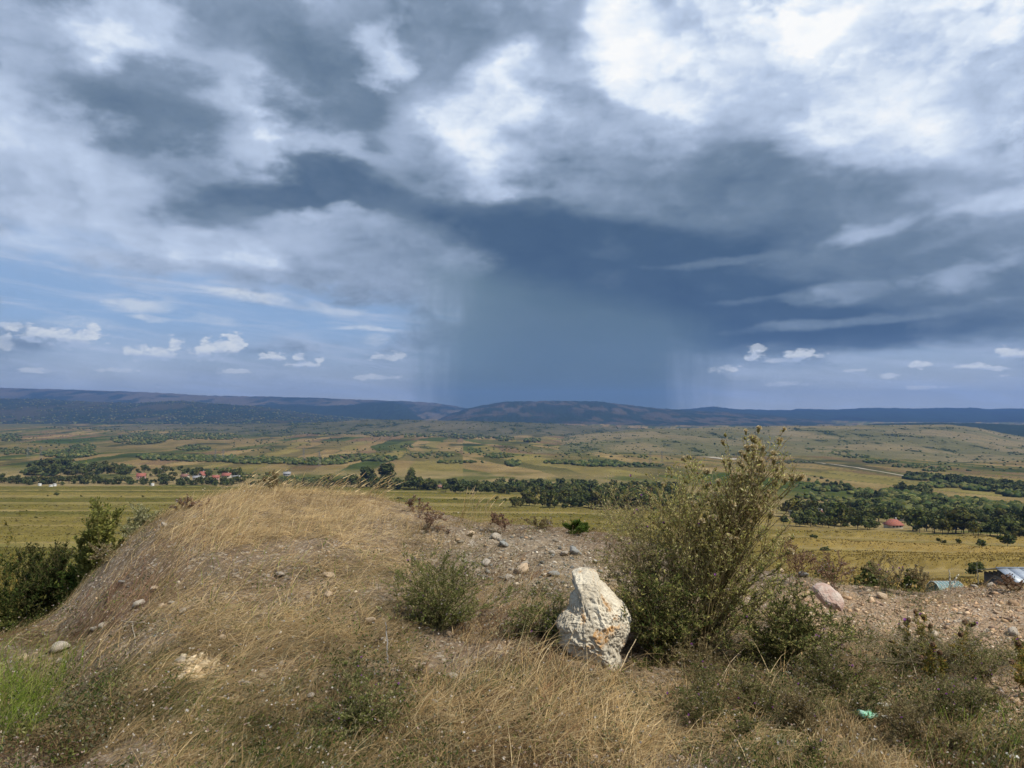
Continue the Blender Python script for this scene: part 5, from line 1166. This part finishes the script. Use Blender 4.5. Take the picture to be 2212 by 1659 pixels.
# far trees, bushes and woods, as masses
def blobs(P, S, cols):
    n = len(P); v, f = v0.copy(), f0
    q = v[None] * (1 + .35 * rng.standard_normal((n, 12, 1)).clip(-1.2, 1.2)) * S[:, None, None] * np.array([1.0, 1.0, .85])
    q[..., 2] = np.maximum(q[..., 2], -.3 * S[:, None])
    V = (q + P[:, None]).reshape(-1, 3); F = (f[None] + np.arange(n)[:, None, None] * 12).reshape(-1, 3)
    return V, F, np.repeat(cols, 12, axis=0) * rng.uniform(.75, 1.3, (n * 12, 1))
FAR = [(300,950,62,11,300,7),(380,944,60,8,260,7),(470,944,55,7,260,7),(150,981,60,9,240,6),(182,968,28,8,90,6),(40,976,50,8,90,5),(22,946,28,9,130,6),(120,952,90,16,60,4),(60,916,70,5,120,7),(200,924,100,5,200,7),(330,930,120,5,120,6),
       (360,990,60,6,200,6),(450,992,80,7,300,6),(560,996,80,7,280,6),(680,999,80,7,260,6),(420,969,36,6,120,6),(620,928,100,4,130,7),(760,936,120,4,170,8),(900,941,110,4,150,8),(1090,948,22,6,70,8),(1020,946,60,3,70,8),(1150,952,18,5,50,8),
       (1290,949,60,6,160,7),(1330,961,110,4,190,7),(1460,966,90,3,120,6),(880,964,14,5,30,5),(760,991,45,8,130,6),(820,992,40,6,70,6),(930,985,50,6,60,5),(1075,986,30,5,90,5),(1110,1003,16,6,60,6),(1000,1000,60,3,40,5),(1210,1000,36,4,90,5),(1292,1003,56,6,220,6),
       (1370,1006,60,4,60,5),(1160,975,170,14,90,4),(1400,985,200,10,60,4),(900,975,150,12,60,4),(700,950,150,14,90,4),(560,962,60,18,60,4),(1700,1000,60,3,30,4),(1800,978,45,4,80,6),(1850,987,30,4,50,5),(1900,998,40,4,60,5),(1965,1008,40,4,60,5),(2020,1016,30,4,50,5),
       (1990,1033,40,6,110,6),(2060,1040,50,9,240,6),(2130,1052,60,10,300,6),(2200,1064,50,11,260,6),(2050,1050,70,5,120,5),(1790,1058,38,5,90,5),(1860,1066,30,5,80,5),(1940,1070,42,9,220,6),(1990,1082,50,8,220,6),(2060,1092,70,9,300,6),(1900,1094,60,7,180,6),(2140,1100,70,8,250,6),(2010,1105,80,6,160,6),
       (1750,1075,40,6,30,4),(1800,1085,60,8,50,4),(1760,1045,60,14,30,4),(1150,1052,80,4,70,5),(1010,1050,90,4,80,5),(1240,1060,60,5,90,5),(1330,1068,60,4,50,5),(2120,1000,100,20,50,4),(560,1030,40,6,30,4),(640,1040,40,6,60,5),(690,1045,30,6,60,6),(250,1012,50,6,90,5),(150,1008,70,6,120,6),(90,1022,40,8,100,6),(450,1018,70,4,50,4)]
Ps, Ss = [], []
for cx, cy, rx, ry, n, s in FAR:
    a = rng.uniform(0, 6.28, n); r_ = np.sqrt(rng.random(n)); pxs = cx + rx * r_ * np.cos(a); pys = cy + ry * r_ * np.sin(a)
    # distance table of this column
    for x, y in zip(pxs, pys):
        Ps.append((x, y)); Ss.append(s)
Ps = np.array(Ps); Ss = np.array(Ss, float)
U_ = (Ps[:, 0] - 1106) / FPX
Yt = _Yg[None]; Zt = land(U_[:, None] * Yt, np.broadcast_to(Yt, (len(U_), len(_Yg)))); _, Rt = to_px(U_[:, None] * Yt, Yt, Zt)
ok = Rt <= Ps[:, 1][:, None]; j = np.argmax(ok & (Yt > 500), axis=1); Yf_ = _Yg[j]
P3 = np.stack([U_ * Yf_, Yf_, Zt[np.arange(len(j)), j] + Ss * .25], -1)
k = ok.any(1); P3, S_ = P3[k], (Ss * rng.uniform(.35, .85, len(Ss)))[k]
g_ = blobs(P3, S_, pick(TG, len(P3)))
tag(link('distant_trees', mesh('distant_trees', g_[0], g_[1], m_tree, g_[2])), 'dark hedges, copses and scattered bushes over the valley floor', kind='stuff')
for nm, src, n, s, lab in (('hillside_bushes', 'pasture_hill', 1700, 3.0, 'bushes dotting the gullies of the bare hill'), ('bench_bushes', 'scrub_slope', 1800, 4.2, 'scrub dotting the bench across the valley'), ('hill_woods', 'forested_hill', 3500, 8.0, 'woods on the dark hill at left')):
    me = bpy.data.objects[src].data; N_ = len(me.vertices); V = np.empty(N_ * 3, np.float32); me.vertices.foreach_get('co', V); V = V.reshape(-1, 3)
    Cc = np.empty(N_ * 4, np.float32); me.color_attributes['Col'].data.foreach_get('color', Cc); Cc = Cc.reshape(-1, 4)
    w = np.where(Cc[:, 0] < .05, 1.0, .05); idx = rng.choice(N_, n, p=w / w.sum()); Pq = V[idx] + rng.normal(0, 6, (n, 3)) * np.array([1, 1, 0])
    g_ = blobs(Pq, s * rng.uniform(.5, 1.3, n), pick(TG, n)); tag(link(nm, mesh(nm, g_[0], g_[1], m_tree, g_[2])), lab, kind='stuff')

# houses
m_wall = mat_plain('plaster', (.62, .57, .48), .9, scale=1.2); m_wall2 = mat_plain('grey_plaster', (.40, .38, .36), .9, scale=1.2); m_pk = mat_plain('pink_plaster', (.60, .38, .34), .9, scale=1.2)
m_red = mat_plain('red_tiles', (.33, .105, .07), .85, scale=2.5, col2=(.22, .08, .055)); m_brn = mat_plain('old_tiles', (.24, .12, .085), .9, scale=2.5); m_dk = mat_plain('dark_glass', (.03, .035, .04), .3); m_gr = mat_plain('grey_roof', (.30, .30, .31), .8, scale=2)
def box_arr(x0, x1, y0, y1, z0, z1):
    v = np.array([(x, y, z) for z in (z0, z1) for y in (y0, y1) for x in (x0, x1)], float)
    return v, np.array([(0,2,3,1),(4,5,7,6),(0,1,5,4),(2,6,7,3),(0,4,6,2),(1,3,7,5)])
def boxes(bs):
    Vs, Fs, k = [], [], 0
    for b_ in bs: v, f = box_arr(*b_); Vs.append(v); Fs.append(f + k); k += 8
    return np.concatenate(Vs), np.concatenate(Fs)
def house(px, py, w, d, h, rh, rz, wall, roof, label, hip=False):
    X, Y, z = land_hit(px, py); root = bpy.data.objects.new('house', None); COL.objects.link(root); root.location = (X, Y, z); root.rotation_euler = (0, 0, rz)
    tag(root, label, 'house', 'village houses')
    e = .5; hw, hd = w / 2, d / 2
    V = np.array([(-hw,-hd,-2),(hw,-hd,-2),(hw,hd,-2),(-hw,hd,-2),(-hw,-hd,h),(hw,-hd,h),(hw,hd,h),(-hw,hd,h),(-hw + (hw * .45 if hip else 0),0,h + rh - .12),(hw - (hw * .45 if hip else 0),0,h + rh - .12)])
    link('wall', mesh('wall', V, [np.array([(0,1,5,4),(1,2,6,5),(2,3,7,6),(3,0,4,7)]), np.array([(4,7,8),(5,9,6)])], wall), root)
    rx = hw * .45 if hip else -e
    top = np.array([(-hw - e,-hd - e,h - .3),(hw + e,-hd - e,h - .3),(hw + e,hd + e,h - .3),(-hw - e,hd + e,h - .3),(-hw + rx,0,h + rh),(hw - rx,0,h + rh)]); bot = top - np.array([0, 0, .18])
    F4 = [(0,1,5,4),(2,3,4,5)]; F3 = [(3,0,4),(1,2,5)] if hip else []
    B4 = [(x[3] + 6, x[2] + 6, x[1] + 6, x[0] + 6) for x in F4]; B3 = [tuple(v_ + 6 for v_ in x[::-1]) for x in F3]
    E = [(0, 6, 7, 1), (2, 8, 9, 3)] + ([(1, 7, 8, 2), (3, 9, 6, 0)] if hip else [(0, 4, 10, 6), (4, 3, 9, 10), (1, 7, 11, 5), (5, 11, 8, 2)])
    link('roof', mesh('roof', np.concatenate([top, bot]), [np.array(F4 + B4 + E)] + ([np.array(F3 + B3)] if hip else []), roof), root)
    v, f = box_arr(hw * .3, hw * .3 + .6, -.3, .3, h + rh * .4, h + rh + .8); link('chimney', mesh('chimney', v, f, m_wall2), root)
    for q in (-.55, 0, .55):
        v, f = box_arr(hw * q - .5, hw * q + .5, -hd - .06, -hd + .05, h * .35, h * .8); link('window', mesh('window', v, f, m_dk), root)
for a_ in [(305,1035,10,8,4,3.4,.3,m_pk,m_red,'house with a red roof and pinkish walls, leftmost in the village'),(347,1020,9,7,3,2,.1,m_wall2,m_gr,'small grey-roofed house behind the village'),(400,1034,9,7,3.2,2.6,-.2,m_wall,m_brn,'brown-roofed house left of the bright red gable'),
           (437,1033,9,9,4,4.4,1.2,m_wall,m_red,'house with the tallest red gable in the village'),(425,1037,8,6,3,2,.1,m_wall,m_gr,'low house with pale front beside the tall red gable'),(466,1036,8,7,3,2.5,.4,m_pk,m_red,'low pink house right of the tall red gable'),
           (490,1033,11,8,3.6,3,-.1,m_wall,m_red,'wide red-roofed house near the right end of the village'),(511,1036,8,6,3,2.2,.1,m_wall2,m_gr,'grey-roofed house at the right end of the village'),(620,1028,9,7,3,2.4,.2,m_wall2,m_gr,'small grey house behind the top of the mound'),
           (1052,1054,9,8,3,3.2,.9,m_wall,m_brn,'house with a faded red roof among the trees in the middle'),(1192,1062,8,6,2.6,1.4,0,m_wall2,m_gr,'flat grey house among the trees in the centre'),(950,1056,6,5,2.4,2,.3,m_wall,m_brn,'small brown-roofed hut at the middle belt'),
           (1930,1141,7.0,6.5,2.2,2.6,.12,m_wall,m_red,'low house with a bright red hipped roof on the right'),(1776,1128,7,7,3.2,3.4,1.3,m_wall,m_red,'red gable half hidden by trees right of the thistle'),(1957,1125,9,7,3,2.2,.1,m_wall,m_wall2,'pale-roofed house behind the bright red hipped roof')]:
    house(*a_, hip=('hipped' in a_[-1] and a_[0] == 1930))
for px, py, lab in [(93,1049,'small white hut at the hedge, left of three'),(117,1052,'small white hut at the hedge, middle of three'),(125,1050,'small white hut at the hedge, right of three'),(335,1049,'small white hut at the hedge near the village')]:
    X, Y, z = land_hit(px, py); root = bpy.data.objects.new('hut', None); COL.objects.link(root); root.location = (X, Y - 6, z + 1.2); tag(root, lab, 'hut', 'white huts along the hedge')
    v, f = box_arr(-1.5, 1.5, -1.2, 1.2, -2.5, 1.2); link('wall', mesh('wall', v, f, m_scrap), root)
    v = np.array([(-1.7,-1.4,1.15),(1.7,-1.4,1.15),(1.7,1.4,1.15),(-1.7,1.4,1.15),(-1.7,0,1.8),(1.7,0,1.8)]); link('roof', mesh('roof', v, [np.array([(0,1,5,4),(2,3,4,5),(0,3,2,1)]), np.array([(3,0,4),(1,2,5)])], m_scrap), root)

# barn with a sheet-metal roof behind the right crest
m_tin, b, out = mat_new('sheet_metal')
tcn = b.n('ShaderNodeTexCoord'); nz = b.noise(tcn.outputs['Object'], .9, 5, .6)
p_ = b.n('ShaderNodeBsdfPrincipled'); b.put(p_.inputs['Base Color'], b.mixc(b.rng(nz, .35, .65), (.40, .45, .52, 1), (.56, .60, .64, 1))); p_.inputs['Roughness'].default_value = .45; p_.inputs['Metallic'].default_value = .35
b.put(out.inputs[0], p_.outputs[0])
m_wood = mat_plain('weathered_boards', (.09, .08, .07), .9, scale=6)
Yb_, Xb_ = 115.5, 71.8
rz_top = row_z(1227, Yb_); rz_eave = row_z(1259, 110.9); zg = float(land(Xb_, Yb_)) 
root = bpy.data.objects.new('barn', None); COL.objects.link(root); root.location = (Xb_, Yb_, zg); tag(root, 'barn with a blue-grey sheet metal roof and dark open gable at the right edge', 'barn')
top = rz_top - zg; ev = rz_eave - zg; L_ = 16.0
v, f = boxes([(0.6, 0.85, -4.2, 4.2, -2, ev - .2), (L_ - .85, L_ - .6, -4.2, 4.2, -2, ev - .2), (.85, L_ - .85, -4.2, -4.0, -2, ev - .3), (.85, L_ - .85, 4.0, 4.2, -2, ev - .3)]); link('wall', mesh('wall', v, f, m_wood), root)
for q in range(8):                                    # vertical gable boards under the ridge
    y0_ = -4.1 + q * 1.03; yc_ = y0_ + .5; hh_ = (top - ev) * (1 - abs(yc_) / 4.6)
    v, f = box_arr(.62 + .03 * (q % 2), .70 + .03 * (q % 2), y0_, y0_ + .98, ev - .2, ev + hh_ - .35); link('board', mesh('board', v, f, m_wood), root)
for side in (-1, 1):
    for q in range(10):                               # roofing sheets, lapped
        xa = q * L_ / 10 - .1; xb = xa + L_ / 10 + .12; lift = .014 * (q % 2)
        V = np.array([(xa, 0, top + lift), (xb, 0, top + lift), (xb, side * 4.75, ev + lift), (xa, side * 4.75, ev + lift)]); V = np.concatenate([V, V - np.array([0, 0, .06])])
        F = np.array([(0,1,2,3),(7,6,5,4),(0,4,5,1),(3,2,6,7),(0,3,7,4),(1,5,6,2)])
        link('roof_sheet', mesh('roof_sheet', V, F, m_tin), root)
v, f = boxes([(-.1, L_, -.15, .15, top + .02, top + .12)]); link('ridge_cap', mesh('ridge_cap', v, f, m_tin), root)
v, f = boxes([(-.25, -.15, -4.8, -4.65, ev - .9, ev - .05), (-.3, .6, -4.6, -4.45, ev - .35, ev - .2), (-.3, .6, 4.4, 4.55, ev - .35, ev - .2)]); link('rafter', mesh('rafter', v, f, m_wood), root)
# plastic-covered tunnel beside it
m_teal = mat_plain('teal_film', (.10, .20, .20), .6, scale=.8, col2=(.18, .28, .28))
for (xa, xb, ytop, Yq, w_, lab) in [(2008, 2062, 1256, 104, 4.4, 'low tunnel covered in blue-green film left of the barn'), (1880, 1905, 1252, 101, 4.0, 'short tunnel covered in blue-green film behind the crest, farther left')]:
    x0_ = (xa - 1106) / FPX * Yq; x1_ = (xb - 1106) / FPX * Yq; zt = row_z(ytop, Yq); zg = float(land(x0_, Yq)) - .3; H_ = zt - zg
    root = bpy.data.objects.new('film_tunnel', None); COL.objects.link(root); root.location = (x0_, Yq, zg); tag(root, lab, 'greenhouse', 'film tunnels beside the barn')
    th = np.linspace(0, math.pi, 9); xs_ = np.linspace(0, x1_ - x0_, 8)
    V = np.array([(x, -math.cos(a) * w_ / 2, math.sin(a) * min(H_, 2.6) + max(0, H_ - 2.6)) for x in xs_ for a in th]); link('cover', mesh('cover', V, grid_faces(8, 9), m_teal), root)
    v, f = boxes([(0, x1_ - x0_, -w_ / 2, w_ / 2, -.5, max(.05, H_ - 2.6))]); link('base_wall', mesh('base_wall', v, f, m_wall2), root)
    for x in xs_[::1]:
        P = np.array([[(x, -math.cos(a) * (w_ / 2 + .03), math.sin(a) * (min(H_, 2.6) + .03) + max(0, H_ - 2.6)) for a in th]]); link('hoop', mesh('hoop', *tubes(P, np.array([.05]), np.array([.05]), np.full((1, 3), .5))[:2], m_scrap), root)

# poles and pylons
m_conc = mat_plain('concrete', (.36, .35, .32), .9, scale=3); m_steel = mat_plain('steel', (.20, .21, .22), .6, scale=3)
for px, py, h, lab in [(1703,1134,8.5,'concrete utility pole close to the right side of the thistle'),(1765,1134,9.5,'concrete utility pole left of the red gable on the right'),(1970,1141,8.5,'concrete utility pole right of the bright red hipped roof')]:
    X, Y, z = land_hit(px, py); Y -= 4; X = (px - 1106) / FPX * Y; z = float(land(X, Y)); root = bpy.data.objects.new('utility_pole', None); COL.objects.link(root); root.location = (X, Y, z); tag(root, lab, 'pole', 'utility poles in front of the right belt')
    link('post', mesh('post', *tubes(np.array([[[0,0,-1],[0,0,h * .5],[0,0,h]]], float), np.array([.26]), np.array([.15]), np.full((1, 3), .4))[:2], m_conc), root)
    v, f = box_arr(-.9, .9, -.06, .06, h - .8, h - .65); link('crossarm', mesh('crossarm', v, f, m_conc), root)
    for q in (-.75, 0, .75): v, f = box_arr(q - .05, q + .05, -.05, .05, h - .65, h - .4); link('insulator', mesh('insulator', v, f, m_scrap), root)
for px, py, h, lab in [(88,991,24,'lattice power pylon over the left meadow'),(60,990,22,'fainter lattice pylon just left of the one over the left meadow'),(235,932,34,'far lattice pylon above the left woods'),(465,996,22,'portal power pylon behind the village, left leg frame'),(482,996,22,'lattice pylon beside the portal pylon behind the village'),
                       (392,935,34,'far lattice pylon over the dark plantation'),(548,934,34,'far lattice pylon right of the dark plantation'),(656,1000,26,'lattice pylon behind the crest of the mound'),(690,1008,24,'lattice pylon left of the three tall trees'),(1430,1003,24,'lattice pylon on the plain left of the thistle'),(1405,1003,22,'fainter lattice pylon on the plain, left neighbour')]:
    X, Y, z = land_hit(px, py, 300); root = bpy.data.objects.new('pylon', None); COL.objects.link(root); root.location = (X, Y, z); tag(root, lab, 'pylon', 'power pylons crossing the valley')
    T_ = []; w0_ = h * .10
    for sx, sy in ((-1,-1),(1,-1),(1,1),(-1,1)): T_.append([(sx * w0_, sy * w0_, -1), (sx * w0_ * .45, sy * w0_ * .45, h * .55), (sx * w0_ * .15, sy * w0_ * .15, h)])
    for q in range(6):
        za, zb = h * q / 6, h * (q + 1) / 6; wa = w0_ * (1 - .9 * q / 6); wb = w0_ * (1 - .9 * (q + 1) / 6); s = 1 if q % 2 else -1
        T_ += [[(-s * wa, -wa, za), (0, -(wa + wb) / 2, (za + zb) / 2), (s * wb, -wb, zb)], [(-s * wa, wa, za), (0, (wa + wb) / 2, (za + zb) / 2), (s * wb, wb, zb)]]
    T_ = np.array(T_); link('lattice', mesh('lattice', *tubes(T_, np.full(len(T_), .16), np.full(len(T_), .12), np.full((len(T_), 3), .3))[:2], m_steel), root)
    for q in (.72, .86): v, f = box_arr(-h * .16, h * .16, -.15, .15, h * q, h * q + .3); link('crossarm', mesh('crossarm', v, f, m_steel), root)

# pale dirt road and quarry floor on the plain to the right
m_road = mat_plain('pale_dirt', (.42, .37, .29), .95, scale=.05, col2=(.28, .25, .17))
def road(name, pts, w_, label):
    t = np.linspace(0, len(pts) - 1, 90); pxs = np.interp(t, range(len(pts)), [p[0] for p in pts]); pys = np.interp(t, range(len(pts)), [p[1] for p in pts])
    C3 = np.array([land_hit(x, y, 500) for x, y in zip(pxs, pys)]); 
    C3[:, 1] = np.convolve(np.pad(C3[:, 1], 6, 'edge'), np.ones(13) / 13, 'valid'); C3[:, 0] = (pxs - 1106) / FPX * C3[:, 1]
    T = np.gradient(C3[:, :2], axis=0); T /= np.linalg.norm(T, axis=1, keepdims=True) + 1e-9; S = np.stack([-T[:, 1], T[:, 0]], -1) * (w_ / 2) * (.6 + .8 * vn(t * 1.7, t * 0 + 3, 5))[:, None]
    rows = []
    for q in np.linspace(-1, 1, 5):
        xy = C3[:, :2] + S * q; rows.append(np.concatenate([xy, (land(xy[:, 0], xy[:, 1]) + .6)[:, None]], 1))
    V = np.stack(rows, 1).reshape(-1, 3); tag(link(name, mesh(name, V, grid_faces(90, 5), m_road)), label, kind='structure')
road('dirt_road', [(1715, 996), (1760, 999), (1830, 1008), (1900, 1020), (1960, 1030)], 6, 'pale dirt road crossing the plain on the right')
road('quarry_floor', [(1522, 987), (1550, 990), (1590, 993)], 34, 'pale bare quarry ground left of the thistle top')
